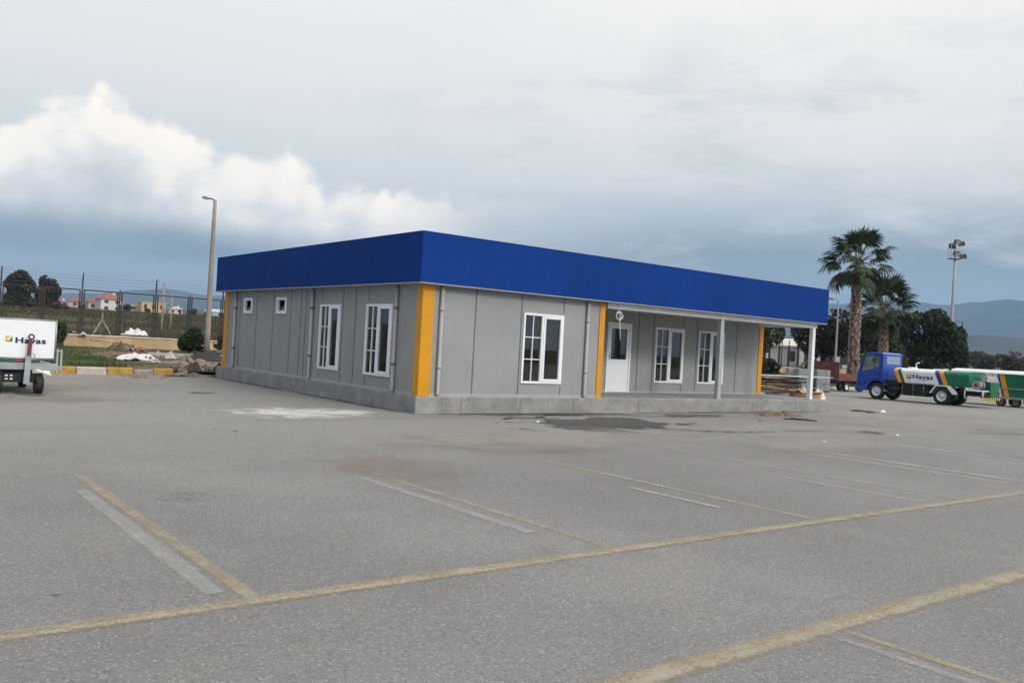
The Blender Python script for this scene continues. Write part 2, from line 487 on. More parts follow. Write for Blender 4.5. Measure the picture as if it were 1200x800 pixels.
def verge_mat():
    m, t = newmat('verge_ground')
    ob = t.n('ShaderNodeTexCoord').outputs['Object']
    b1 = t.noise(ob, .22, 6.0, .6, .5)
    b3 = t.noise(ob, 4.0, 5.0, .7)
    cv = t.mix(t.ss(b1, .42, .58), (.17, .125, .09), (.06, .085, .028))
    cv = t.mix(t.m('MULTIPLY', t.ss(b3, .45, .7), .5), cv, (.10, .08, .05))
    b = t.n('ShaderNodeBsdfPrincipled', i_Base__Color=cv, i_Roughness=.95)
    b.inputs['Specular IOR Level'].default_value = .1
    bn = t.n('ShaderNodeBump', i_Strength=.8, i_Height=b3)
    t.put(b.inputs['Normal'], bn.outputs[0])
    out(t, b.outputs[0])
    return m


M['verge'] = verge_mat()


def hill_mat():
    m, t = newmat('hill_forest')
    ob = t.n('ShaderNodeTexCoord').outputs['Object']
    b1 = t.noise(ob, .003, 7.0, .65, .4)
    b2 = t.noise(ob, .02, 5.0, .7)
    cv = t.mix(t.ss(b1, .4, .6), (.020, .032, .020), (.048, .052, .036))
    cv = t.mix(t.m('MULTIPLY', t.ss(b2, .55, .7), .5), cv, (.08, .07, .055))
    b = t.n('ShaderNodeBsdfPrincipled', i_Base__Color=cv, i_Roughness=1.0)
    b.inputs['Specular IOR Level'].default_value = .05
    out(t, b.outputs[0])
    return m


M['hill'] = hill_mat()


# ------------------------------------------------------------------ mesh helpers
class MB:
    def __init__(s, f=None):
        s.v, s.f, s.mi = [], [], []
        s.fn = f                          # optional map from builder to world coordinates
        s.sm = []

    def add(s, vs, fs, m=0, smooth=False):
        k = len(s.v)
        for p in vs:
            s.v.append(s.fn(*p) if s.fn else tuple(p))
        for f in fs:
            s.f.append(tuple(i + k for i in f))
            s.mi.append(m)
            s.sm.append(smooth)
        return s

    def box(s, x0, x1, y0, y1, z0, z1, m=0):
        return s.add([(x0, y0, z0), (x1, y0, z0), (x1, y1, z0), (x0, y1, z0), (x0, y0, z1), (x1, y0, z1), (x1, y1, z1), (x0, y1, z1)],
                     [(0, 3, 2, 1), (4, 5, 6, 7), (0, 1, 5, 4), (1, 2, 6, 5), (2, 3, 7, 6), (3, 0, 4, 7)], m)

    def obox(s, c, size, rot, m=0):
        """box of a size, turned by euler rot, centred at c"""
        mt = Matrix.Translation(c) @ __import__('mathutils').Euler(rot).to_matrix().to_4x4()
        h = [d / 2 for d in size]
        vs = [tuple(mt @ Vector((sx * h[0], sy * h[1], sz_ * h[2]))) for sz_ in (-1, 1) for sx, sy in ((-1, -1), (1, -1), (1, 1), (-1, 1))]
        return s.add(vs, [(0, 3, 2, 1), (4, 5, 6, 7), (0, 1, 5, 4), (1, 2, 6, 5), (2, 3, 7, 6), (3, 0, 4, 7)], m)

    def prism(s, poly, axis, a, b, m=0, ms=None):
        """polygon extruded along an axis; poly in the other two axes (in xyz order)"""
        def P(u, v, w_):
            return (w_, u, v) if axis == 'x' else (u, w_, v) if axis == 'y' else (u, v, w_)
        n = len(poly)
        vs = [P(u, v, a) for u, v in poly] + [P(u, v, b) for u, v in poly]
        k = len(s.v)
        s.add(vs, [tuple(range(n))[::-1], tuple(range(n, 2 * n))] + [(i, (i + 1) % n, n + (i + 1) % n, n + i) for i in range(n)], m)
        return s

    def cyl(s, p0, p1, r0, r1=None, n=12, m=0, cap=True, smooth=True):
        r1 = r0 if r1 is None else r1
        p0, p1 = Vector(p0), Vector(p1)
        d = (p1 - p0).normalized()
        u = d.orthogonal().normalized()
        q = d.cross(u)
        vs = []
        for p, r in ((p0, r0), (p1, r1)):
            for i in range(n):
                a = 2 * PI * i / n
                vs.append(tuple(p + u * math.cos(a) * r + q * math.sin(a) * r))
        fs = [(i, (i + 1) % n, n + (i + 1) % n, n + i) for i in range(n)]
        s.add(vs, fs, m, smooth)
        if cap:
            k = len(s.v) - 2 * n
            s.f += [tuple(k + i for i in range(n))[::-1], tuple(k + n + i for i in range(n))]
            s.mi += [m, m]
            s.sm += [False, False]
        return s

    def tube(s, pts, r, n=8, m=0):
        rs = r if isinstance(r, (list, tuple)) else [r] * len(pts)
        pts = [Vector(p) for p in pts]
        vs, fs = [], []
        u = None
        for i, p in enumerate(pts):
            d = (pts[min(i + 1, len(pts) - 1)] - pts[max(i - 1, 0)]).normalized()
            if u is None:
                u = d.orthogonal().normalized()
            u = (u - d * u.dot(d)).normalized()
            q = d.cross(u)
            for k in range(n):
                a = 2 * PI * k / n
                vs.append(tuple(p + u * math.cos(a) * rs[i] + q * math.sin(a) * rs[i]))
        for i in range(len(pts) - 1):
            for k in range(n):
                fs.append((i * n + k, i * n + (k + 1) % n, (i + 1) * n + (k + 1) % n, (i + 1) * n + k))
        fs += [tuple(range(n))[::-1], tuple((len(pts) - 1) * n + k for k in range(n))]
        return s.add(vs, fs, m, True)

    def build(s, name, mats, parent=None, bevel=0.0, recalc=True, origin=None):
        me = bpy.data.meshes.new(name)
        off = Vector((0, 0, 0))
        p = parent
        while p is not None:
            off = off + p.location
            p = p.parent
        if origin is not None:
            off = off + Vector(origin)
        me.from_pydata([(x - off.x, y - off.y, z - off.z) for x, y, z in s.v], [], s.f)
        mats = mats if isinstance(mats, (list, tuple)) else [mats]
        for mm in mats:
            me.materials.append(M[mm] if isinstance(mm, str) else mm)
        me.polygons.foreach_set('material_index', s.mi)
        me.polygons.foreach_set('use_smooth', s.sm)
        if recalc:
            bm = bmesh.new()
            bm.from_mesh(me)
            bmesh.ops.recalc_face_normals(bm, faces=bm.faces[:])
            bm.to_mesh(me)
            bm.free()
        me.update()
        o = bpy.data.objects.new(name, me)
        col.objects.link(o)
        if parent is not None:
            o.parent = parent
        if origin is not None:
            o.location = origin
        if bevel:
            b = o.modifiers.new('bevel', 'BEVEL')
            b.width = bevel
            b.segments = 2
            b.limit_method = 'ANGLE'
        return o


def tag(o, label=None, cat=None, group=None, kind=None):
    if label:
        o['label'] = label
    if cat:
        o['category'] = cat
    if group:
        o['group'] = group
    if kind:
        o['kind'] = kind
    return o


def thing(name, label, cat, loc=(0, 0, 0), group=None):
    o = bpy.data.objects.new(name, None)
    o.empty_display_size = .2
    col.objects.link(o)
    o.location = loc
    return tag(o, label, cat, group)


def copy_tree(o, parent=None):
    c = o.copy()
    col.objects.link(c)
    if parent is not None:
        c.parent = parent
    for ch in list(o.children):
        copy_tree(ch, c)
    return c


def fbm(x, y, z=0.0, o=5):
    return noise.fractal(Vector((x, y, z)), 1.0, 2.0, o)


def polar(azd, dist, z=0.0):
    """a spot by compass angle from the camera's heading and distance in metres"""
    a = R(HEAD + azd)
    return Vector((CAM.x + math.sin(a) * dist, CAM.y + math.cos(a) * dist, z))


# ------------------------------------------------------------------ ground, lot, verge
def gz(x, y):
    d = y - 33.9
    if d < 0:
        return -.05
    z = .30 + .0205 * d
    if d > 1800:
        z = .30 + .0205 * 1800 + (d - 1800) * .006
    z += fbm(x * .012, y * .012) * min(1.2, d * .012)
    return z


def sheet(name, xs, ys, zf, mat):
    vs = [(x, y, zf(x, y)) for y in ys for x in xs]
    n = len(xs)
    fs = [(j * n + i, j * n + i + 1, (j + 1) * n + i + 1, (j + 1) * n + i) for j in range(len(ys) - 1) for i in range(n - 1)]
    mb = MB()
    mb.add(vs, fs, 0, True)
    return mb.build(name, mat)


def spread(a, b, n, p=2.2):
    """values from -a to b, dense around 0"""
    r = []
    for i in range(-n, n + 1):
        q = abs(i / n) ** p
        r.append(-a * q if i < 0 else b * q)
    return r


ys = sorted(set([33.9 + v for v in spread(400, 7500, 60, 2.6)]))
xs = [20 + v for v in spread(6000, 7000, 60, 2.4)]
tag(sheet('ground', xs, ys, gz, 'field'), kind='structure')

mb = MB()
mb.add([(-60, -45, 0), (140, -45, 0), (140, 13.9, 0), (-60, 13.9, 0)], [(0, 1, 2, 3)])
tag(mb.build('parking_lot', 'asphalt'), kind='structure')


def vz(x, y):
    e = min(1.0, (y - 12.9) / 2.0)
    return .16 + .006 * (y - 12.9) + fbm(x * .5, y * .5, 3.1) * .05 * e


tag(sheet('verge', [-60 + i * 1.0 for i in range(61)], [12.93 + i * .5 for i in range(43)], vz, 'verge'), kind='structure')
tag(sheet('verge', [15.9 + i * 1.5 for i in range(84)], [14.1 + i * .6 for i in range(34)], vz, 'verge'), kind='structure')
tag(sheet('verge', [0.0 + i * 1.0 for i in range(17)], [12.93 + i * .6 for i in range(36)], vz, 'verge'), kind='structure')


def kerb(name, x0, x1, y0, pattern, zt, lens=None):
    mb = MB()
    x, i = x0, 0
    while x < x1 - .05:
        L = lens[i] if lens and i < len(lens) else random.uniform(.92, 1.06)
        k = pattern[i % len(pattern)]
        w_ = random.uniform(-.015, .015)
        e = min(x1, x + L - .02)
        h = zt + random.uniform(-.02, .01) - (.05 if k == 2 else 0)
        mb.prism([(y0 + w_, -.05), (y0 + w_ + .015, h - .03), (y0 + w_ + .05, h), (y0 + w_ + .2, h), (y0 + w_ + .2, -.05)], 'x', x, e, k)
        x += L
        i += 1
    o = mb.build(name, ['kerb_yellow', 'kerb_white', 'kerb_bare'], bevel=.035)
    return tag(o, kind='structure')


kerb('kerb', -5.10, -1.30, 12.73, [0, 1, 0, 2, 0], .24, [.92, .87, .77, .62, .61])
kerb('kerb', -24.4, -5.12, 12.73, [0, 1], .24)
kerb('kerb', 15.9, 95.0, 13.9, [0, 1], .17)

# ------------------------------------------------------------------ painted markings, stains and plinth-foot shade on the lot
M['paint_yellow'] = paint_mat('paint_yellow', (.34, .272, .165), (.40, .345, .24), .42, 0, .3, .24, .76)
M['paint_core'] = paint_mat('paint_core', (.44, .41, .33), (.48, .46, .39), .54, 0, .4, .26, .7)
M['paint_yellow_y'] = paint_mat('paint_yellow_y', (.345, .285, .18), (.40, .35, .255), .45, 1, .3, .26, .72)
M['paint_white_y'] = paint_mat('paint_white_y', (.36, .365, .35), (.42, .42, .405), .46, 1, .3, .28, .62)
M['paint_faint_y'] = paint_mat('paint_faint_y', (.36, .33, .25), (.42, .395, .32), .40, 1, .2, .22, .88)
M['paint_bright_y'] = paint_mat('paint_bright_y', (.42, .41, .38), (.48, .47, .44), .45, 1, .3, .28, .64)


def marking(x0, x1, y0, y1, mat, z=.004, kx=0.0):
    mb = MB()
    n = max(2, int(max(x1 - x0, y1 - y0)))
    if x1 - x0 > y1 - y0:
        for i in range(n):
            a, b = x0 + (x1 - x0) * i / n, x0 + (x1 - x0) * (i + 1) / n
            mb.add([(a, y0, z), (b, y0, z), (b, y1, z), (a, y1, z)], [(0, 1, 2, 3)])
    else:
        mb.add([(x0, y0, z), (x1, y0, z), (x1 + kx, y1, z), (x0 + kx, y1, z)], [(0, 1, 2, 3)])
    return tag(mb.build('painted_line', mat, recalc=False), kind='structure')


marking(-16, 26, -11.23, -10.98, 'paint_yellow', .004)
marking(-16, 26, -11.21, -11.07, 'paint_core', .008)
marking(-16, 26, -13.27, -12.99, 'paint_yellow', .004)
marking(-16, 26, -13.25, -13.07, 'paint_core', .008)
xsl = [-10.9, -7.87, -4.86, -1.98, 1.2, 4.1, 7.4, 10.4, 13.4]
for i, x in enumerate(xsl):
    far = x > 3
    top = (-6.0, -6.2, -6.6, -6.4, -6.3, -6.6, -6.8, -7, -7)[i]
    marking(x - .085, x + .085, -11.02, top, 'paint_faint_y' if far else 'paint_yellow_y', .004)
marking(-8.14, -7.98, -10.85, -7.1, 'paint_white_y', .004, .06)
marking(-5.22, -5.08, -10.3, -7.2, 'paint_white_y', .004, .04)
marking(-2.50, -2.39, -10.2, -8.9, 'paint_bright_y', .008, -.03)
marking(-2.03, -1.95, -9.1, -7.9, 'paint_bright_y', .008)
marking(.38, .48, -10.9, -8.9, 'paint_bright_y', .004, .02)
marking(3.52, 3.68, -10.6, -6.6, 'paint_bright_y', .004, -.05)
marking(6.6, 6.76, -10.6, -6.6, 'paint_bright_y', .004)
marking(-5.12, -5.01, -18.5, -13.26, 'paint_yellow_y', .004)
marking(-5.28, -5.17, -18.5, -13.30, 'paint_white_y', .004)
marking(-8.10, -7.98, -18.5, -13.26, 'paint_yellow_y', .004)
marking(-2.05, -1.93, -18.5, -13.26, 'paint_yellow_y', .004)


def stain(x0, x1, y0, y1, mat, z=.010, name='ground_stain_shade'):
    mb = MB()
    mb.add([(x0, y0, z), (x1, y0, z), (x1, y1, z), (x0, y1, z)], [(0, 1, 2, 3)])
    return tag(mb.build(name, mat, recalc=False), kind='structure')


M['st_wet'] = patch_mat('st_wet', (.062, .062, .064), (.088, .087, .087), .42, .07, .6, .55, .9, spec=.4, rag=3.0)
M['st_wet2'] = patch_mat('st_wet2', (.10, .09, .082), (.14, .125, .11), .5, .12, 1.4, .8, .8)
M['st_powder'] = patch_mat('st_powder', (.50, .49, .47), (.62, .61, .59), .55, .3, 1.6, .9, .85)
M['st_dirt'] = patch_mat('st_dirt', (.235, .19, .15), (.30, .25, .20), .5, .35, 1.4, .95, .40)
M['st_dust'] = patch_mat('st_dust', (.30, .275, .24), (.34, .32, .29), .45, .4, .6, .95, .6)
M['st_dark'] = patch_mat('st_dark', (.075, .073, .07), (.11, .107, .10), .5, .25, 2.5, .85, .7)
M['st_foot_shade'] = patch_mat('st_foot_shade', (.075, .068, .06), (.11, .10, .09), .25, .3, 2.2, .9, .8, rag=1.8)  # plinth foot: painted contact shade plus the stained line at the front
stain(.0, 4.9, -4.3, -1.2, 'st_wet')
stain(1.2, 6.6, -3.6, -.9, 'st_wet', .013)
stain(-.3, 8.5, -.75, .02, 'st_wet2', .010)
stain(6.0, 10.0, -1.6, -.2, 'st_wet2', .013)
stain(-5.0, -.0, -1.6, 2.2, 'st_powder')
stain(-3.2, -.3, -.7, 1.4, 'st_powder', .013)
stain(-5.6, -3.1, -8.4, -5.0, 'st_dirt')
stain(-2.6, 1.2, -6.6, -3.4, 'st_dirt', .013)
stain(-5.0, 5.0, -6.6, -2.6, 'st_dust', .016)
stain(8.5, 16.5, -5.0, .2, 'st_dust', .010)
stain(2.0, 8.5, -8.2, -4.8, 'st_dust', .010)
stain(16.4, 24.0, -4.0, 4.0, 'st_dust', .010)
stain(-9.5, -2.0, 5.5, 12.4, 'st_dust', .010)
stain(-9.0, -4.0, 2.0, 5.0, 'st_dirt', .010)
stain(-7.2, -6.2, 3.6, 5.6, 'st_dark', .013)
stain(-3.4, -2.2, 5.0, 5.9, 'st_dark', .013)
stain(9.0, 10.2, -5.6, -4.5, 'st_dark', .013)
stain(14.0, 20.0, -9.0, -4.0, 'st_dust', .010)


def crack(pts, w0):
    mb = MB()
    vs, fs = [], []
    P = []
    for (a, b) in zip(pts[:-1], pts[1:]):
        for k in range(6):
            q = k / 6
            P.append((a[0] + (b[0] - a[0]) * q + random.uniform(-.05, .05), a[1] + (b[1] - a[1]) * q + random.uniform(-.05, .05)))
    P.append(pts[-1])
    for i, p in enumerate(P):
        d = Vector((P[min(i + 1, len(P) - 1)][0] - P[max(i - 1, 0)][0], P[min(i + 1, len(P) - 1)][1] - P[max(i - 1, 0)][1])).normalized()
        ww = w0 * random.uniform(.5, 1.3)
        vs += [(p[0] - d.y * ww, p[1] + d.x * ww, .019), (p[0] + d.y * ww, p[1] - d.x * ww, .019)]
    fs = [(2 * i, 2 * i + 1, 2 * i + 3, 2 * i + 2) for i in range(len(P) - 1)]
    mb.add(vs, fs)
    tag(mb.build('ground_crack', 'tar', recalc=False), kind='structure')


crack([(3.9, -3.3), (4.7, -4.1), (5.5, -4.4), (6.6, -4.5)], .045)
crack([(7.0, -4.4), (8.4, -4.6), (9.2, -5.4)], .03)
crack([(1.4, -1.3), (1.9, -1.0), (2.4, -1.15), (2.9, -.95)], .05)
crack([(3.1, -.55), (3.6, -.45), (4.3, -.6)], .07)
crack([(5.2, -.4), (6.3, -1.1), (7.0, -1.2)], .03)
crack([(13.0, -5.8), (15.0, -6.6), (17.5, -6.9)], .03)

stain(-.5, 6.5, -.28, -.005, 'st_foot_shade', .016)  # shade where plinth meets ground, painted as dark strips; front is also stained
stain(5.5, 16.2, -.24, -.005, 'st_foot_shade', .016)
stain(-.22, -.005, -.4, 7.0, 'st_foot_shade', .016)
stain(-.25, -.005, 5.5, 12.9, 'st_foot_shade', .016)
mh = MB()
mh.cyl((0, 0, -.01), (0, 0, .003), .27, .27, 40, 0, True, False)
for k in range(3):
    for i in range(20):
        a = 2 * PI * i / 20
        mh.obox(((.07 + k * .075) * math.cos(a), (.07 + k * .075) * math.sin(a), .0035), (.012, (.07 + k * .075) * .14, .004), (0, 0, a))
o = mh.build('manhole_cover', 'manhole')
o.location = (-7.24, -7.72, .0005)
tag(o, 'round dark iron manhole cover set in the empty parking bay', 'manhole cover')

# ------------------------------------------------------------------ the building
B = thing('prefab_building', 'single storey grey prefab building with a wide blue fascia and yellow corner trims', 'building', (7.6, 6.3, 0))
ZS, ZW = .38, 2.88          # slab top, underside of fascia
XW, YW, YR, XE, YB = .13, .13, 2.25, 15.2, 12.4
XC = 5.60


def wall(f, u0, u1, z0, z1, holes, th, name, mats, parent, joints=()):
    """wall panel with openings: f maps (u, outward, z); joints = u of the cover strips"""
    us = sorted(set([u0, u1] + [h for q in holes for h in q[:2]]))
    zs = sorted(set([z0, z1] + [h for q in holes for h in q[2:]]))
    mb = MB(f)

    def hole(a, b, c, d):
        return any(a >= q[0] - 1e-6 and b <= q[1] + 1e-6 and c >= q[2] - 1e-6 and d <= q[3] + 1e-6 for q in holes)
    for a, b in zip(us[:-1], us[1:]):
        for c, d in zip(zs[:-1], zs[1:]):
            if not hole(a, b, c, d):
                mb.add([(a, 0, c), (b, 0, c), (b, 0, d), (a, 0, d)], [(0, 1, 2, 3)])
                mb.add([(a, -th, c), (a, -th, d), (b, -th, d), (b, -th, c)], [(0, 1, 2, 3)], 2)
    for (a, b, c, d) in holes:
        mb.add([(a, 0, c), (a, 0, d), (a, -th, d), (a, -th, c)], [(0, 1, 2, 3)])
        mb.add([(b, 0, c), (b, -th, c), (b, -th, d), (b, 0, d)], [(0, 1, 2, 3)])
        mb.add([(a, 0, c), (a, -th, c), (b, -th, c), (b, 0, c)], [(0, 1, 2, 3)])
        mb.add([(a, 0, d), (b, 0, d), (b, -th, d), (a, -th, d)], [(0, 1, 2, 3)])
    mb.add([(u0, 0, z0), (u0, 0, z1), (u0, -th, z1), (u0, -th, z0)], [(0, 1, 2, 3)])
    mb.add([(u1, 0, z0), (u1, 0, z1), (u1, -th, z1), (u1, -th, z0)], [(0, 1, 2, 3)])
    for j in joints:
        segs = [(z0, z1)]
        for (a, b, c, d) in holes:
            if a - .06 < j < b + .06:
                segs = [(z0, c - .07), (d + .07, z1)]
        for (c, d) in segs:
            mb.add([(j - .016, 0, c), (j - .016, .006, c), (j + .016, .006, c), (j + .016, 0, c),
                    (j - .016, 0, d), (j - .016, .006, d), (j + .016, .006, d), (j + .016, 0, d)],
                   [(0, 1, 5, 4), (1, 2, 6, 5), (2, 3, 7, 6)], 1)
    # base channel along the foot of the wall
    mb.add([(u0, 0, z0), (u1, 0, z0), (u1, .012, z0), (u0, .012, z0), (u0, 0, z0 + .06), (u1, 0, z0 + .06), (u1, .012, z0 + .06), (u0, .012, z0 + .06)],
           [(2, 3, 7, 6), (4, 5, 6, 7), (0, 3, 7, 4), (1, 2, 6, 5)], 3)
    return mb.build(name, mats, parent, recalc=False)


def f_front(yp):
    return lambda u, w_, z: (u, yp - w_, z)


def f_left(xp):
    return lambda u, w_, z: (xp - w_, u, z)


def f_right(xp):
    return lambda u, w_, z: (xp + w_, u, z)


WM = ['wall_grey', 'joint_grey', 'interior', 'pipe_grey']
TH = .10
small = [(10.02, 10.72, 2.14, 2.62), (7.44, 8.14, 2.14, 2.62)]
tall = [(4.02, 5.20, .71, 2.40), (1.40, 2.65, .71, 2.40)]
wall(f_left(XW), YW + .002, YB, ZS, ZW + .3, small + tall, TH, 'wall', WM, B,
     [11.05, 9.67, 8.38, 7.13, 6.44, 6.12, 5.14, 3.92, 3.23, 2.59, 1.33])
fw5 = (2.96, 4.23, .71, 2.40)
wall(f_front(YW), XW, XC, ZS, ZW + .3, [fw5], TH, 'wall', WM, B, [1.555, 2.895, 4.225])
wall(f_right(XC), YW + .002, YR, ZS, ZW, [], TH, 'wall', WM, B, [1.3])
fw6, fw7 = (9.85, 11.15, .70, 2.40), (11.86, 13.14, .70, 2.40)
dr = (7.80, 8.79, ZS, 2.44)
wall(f_front(YR), XC, XE, ZS, ZW, [dr, fw6, fw7], TH, 'wall', WM, B, [6.9, 9.10, 9.765, 11.11, 11.78, 13.80])
wall(f_right(XE), YR + .002, YB, ZS, ZW + .3, [], TH, 'wall', WM, B, [3.5, 4.7, 5.9, 7.1, 8.3, 9.5, 10.7])
wall(lambda u, w_, z: (u, YB + w_, z), XW, XE, ZS, ZW + .3, [], TH, 'wall', WM, B, [1.3 * k for k in range(1, 11)])
# inside
mb = MB()
mb.box(XW + .11, XE - .11, YW + .11 + 2.2, YB - .11, ZS + .003, ZS + .02)
mb.box(XW + .11, XC - .11, YW + .11, YW + .11 + 2.199, ZS + .003, ZS + .02)
mb.build('floor', 'floor_in', B)
mb = MB()
mb.box(XW + .11, XE - .11, YW + .11 + 2.2, YB - .11, 2.82, 2.86)
mb.box(XW + .11, XC - .11, YW + .11, YW + .11 + 2.199, 2.82, 2.86)
mb.build('ceiling', 'interior', B)
mb = MB()
for p in ((5.7, 5.8, 2.4, 12.2), (9.0, 9.1, 4.9, 12.2)):
    mb.box(*p, ZS + .02, 2.82)
mb.box(.3, 5.69, 6.0, 6.1, ZS + .02, 2.82)
mb.box(5.81, 15.0, 4.8, 4.88, ZS + .02, 2.82)
mb.build('partition', 'interior', B)

# concrete plinth with worn top edge
nx, ny = 40, 32
pm = MB()
x0, x1, y0, y1 = 0, 15.9, 0, 12.6
pm.prism([(y0, -.1), (y0, ZS - .02), (y0 + .02, ZS), (y1, ZS), (y1, -.1)], 'x', x0, x1)
pl = pm.build('plinth', 'concrete_smeared', B)
for x in (1.2, 2.9, 4.6, 6.9, 9.3, 11.8, 14.0):
    MB().box(x - .006, x + .006, -.004, .1, .0, ZS - .03).build('formwork_joint', 'joint_grey', pl)
for y in (1.9, 4.1, 6.6, 9.2):
    MB().box(-.004, .1, y - .006, y + .006, .0, ZS - .03).build('formwork_joint', 'joint_grey', pl)

# fascia, eaves, roof
FB, FT, FO = 2.86, 3.95, .10
FX1, FY1 = 15.36, 12.76
mb = MB()
for (a, b, c, d) in ((-FO, FX1, -FO, -FO + .05), (-FO, FX1, FY1 - .05, FY1), (-FO, -FO + .05, -FO + .05, FY1 - .05), (FX1 - .05, FX1, -FO + .05, FY1 - .05)):
    mb.box(a, b, c, d, FB, FT)
fa = mb.build('fascia', 'blue_cladding', B)
for k in range(1, 13):
    xx = -FO + 1.19 * k
    MB().box(xx - .002, xx + .002, -FO - .0015, -FO + .01, FB + .002, FT - .002).build('sheet_seam', 'stripe_blue', fa)
for k in range(1, 11):
    yy = -FO + 1.19 * k
    MB().box(-FO - .0015, -FO + .01, yy - .002, yy + .002, FB + .002, FT - .002).build('sheet_seam', 'stripe_blue', fa)
mb = MB()
mb.box(-FO - .006, FX1 + .006, -FO - .006, -FO + .06, FT, FT + .012)
mb.box(-FO - .006, FX1 + .006, FY1 - .06, FY1 + .006, FT, FT + .012)
mb.box(-FO - .006, -FO + .06, -FO + .06, FY1 - .06, FT, FT + .012)
mb.box(FX1 - .06, FX1 + .006, -FO + .06, FY1 - .06, FT, FT + .012)
mb.build('fascia_cap', 'blue_cladding', fa)
mb = MB()
mb.box(-FO - .004, FX1 + .004, -FO - .004, XW - .002, FB - .028, FB - .002)
mb.box(-FO - .004, XW - .002, XW, FY1 + .004, FB - .028, FB - .002)
mb.box(XE + .002, FX1 + .004, XW, FY1 + .004, FB - .028, FB - .002)
mb.build('eaves_trim', 'wall_grey', B)
mb = MB()
mb.box(-FO + .06, FX1 - .06, -FO + .06, FY1 - .06, 3.45, 3.52)
mb.build('roof', 'zinc', B)
# porch ceiling and beams
mb = MB()
mb.box(XC + .12, FX1 - .06, XW + .16, YR - .003, 2.80, 2.83)
mb.build('porch_ceiling', 'white_paint', B)
mb = MB()
mb.box(5.71, 15.11, .10, .26, 2.70, 2.828)
mb.box(14.95, 15.11, .262, YR - .01, 2.70, 2.828)
mb.build('porch_beam', 'white_paint', B)
for x in (10.26, 14.89):
    mb = MB()
    # channel-section post: two flanges and a web
    s = .125
    mb.box(x, x + .02, .10, .10 + s, ZS + .012, 2.70)
    mb.box(x + .02, x + s, .10, .118, ZS + .012, 2.70)
    mb.box(x + .02, x + s, .10 + s - .018, .10 + s, ZS + .012, 2.70)
    mb.box(x + s, x + s + .018, .10, .10 + s, ZS + .012, 2.70)
    po = mb.build('porch_post', 'post_grey' if x < 12 else 'white_paint', B)
    if x < 12:
        po['label'] = 'bare grey galvanised porch post at mid span'
    mb = MB()
    mb.box(x - .05, x + s + .06, .07, .32, ZS + .001, ZS + .012)
    mb.build('base_plate', 'steel', po)

# yellow corner trims: L-shaped covers


def corner(x, y, sx, sy, wx, wy, z1=ZW - .05):
    """x,y the wall corner; sx,sy point into the wall; wx,wy leg widths"""
    e = .022
    mb = MB()
    px = [x - sx * e, x + sx * wx]
    py = [y - sy * e, y + sy * wy]
    mb.box(min(px), max(px), min(y - sy * e, y - sy * .002), max(y - sy * e, y - sy * .002), ZS + .004, z1)
    mb.box(min(x - sx * e, x - sx * .002), max(x - sx * e, x - sx * .002), min(y - sy * .002, py[1]), max(y - sy * .002, py[1]), ZS + .004, z1)
    return mb.build('corner_trim', 'yellow_trim', B)


corner(XW, YW, 1, 1, .28, .22)
corner(XW, YB, 1, -1, .25, .30)
corner(XC, YW, -1, 1, .16, .20)
corner(XE, YR, -1, 1, .20, .25)


def gbox(mb, u0, u1, w0, w1, z0, z1, m=0):
    mb.box(u0, u1, w0, w1, z0, z1, m)


def window(f, u0, u1, z0, z1, flip, label=None, openl=False):
    """upvc window: f maps (u, outward, z). The viewer's left half is barred, the right is a casement."""
    g = (lambda u, w_, z: f(u0 + u1 - u, w_, z)) if flip else f
    fr = .055
    mb = MB(g)
    gbox(mb, u0, u1, -.05, .03, z0, z0 + fr)
    gbox(mb, u0, u1, -.05, .03, z1 - fr, z1)
    gbox(mb, u0, u0 + fr, -.05, .03, z0 + fr, z1 - fr)
    gbox(mb, u1 - fr, u1, -.05, .03, z0 + fr, z1 - fr)
    um = u0 + (u1 - u0) * .47
    gbox(mb, um - .03, um + .03, -.05, .03, z0 + fr, z1 - fr)
    wo = mb.build('window', 'white_frame', B, bevel=.004)
    if label:
        wo['label'] = label
    # glazing bars on the left light
    mb = MB(g)
    a, b = u0 + fr, um - .03
    mid = (a + b) / 2
    gbox(mb, mid - .010, mid + .010, -.03, .012, z0 + fr, z1 - fr)
    hh = z1 - z0 - 2 * fr
    for k in (1, 2):
        z = z0 + fr + hh * k / 3
        gbox(mb, a, mid - .010, -.03, .012, z - .010, z + .010)
        gbox(mb, mid + .010, b, -.03, .012, z - .010, z + .010)
    mb.build('glazing_bar', 'white_frame', wo)
    # casement sash
    mb = MB(g)
    a2, b2 = um + .032, u1 - fr - .002
    s = .058
    gbox(mb, a2, b2, -.04, .042, z0 + fr + .002, z0 + fr + s)
    gbox(mb, a2, b2, -.04, .042, z1 - fr - s, z1 - fr - .002)
    gbox(mb, a2, a2 + s, -.04, .042, z0 + fr + s, z1 - fr - s)
    gbox(mb, b2 - s, b2, -.04, .042, z0 + fr + s, z1 - fr - s)
    mb.build('casement_sash', 'white_frame', wo, bevel=.004)
    mb = MB(g)
    mb.box(a, b, -.024, -.016, z0 + fr, z1 - fr)
    mb.build('pane', 'glass', wo)
    mb = MB(g)
    mb.box(a2 + s, b2 - s, -.012, -.004, z0 + fr + s, z1 - fr - s)
    mb.build('pane', 'glass', wo)
    return wo


for q in tall:
    window(f_left(XW), *q, True)
window(f_front(YW), *fw5, False)
window(f_front(YR), *fw6, False)
window(f_front(YR), *fw7, False)


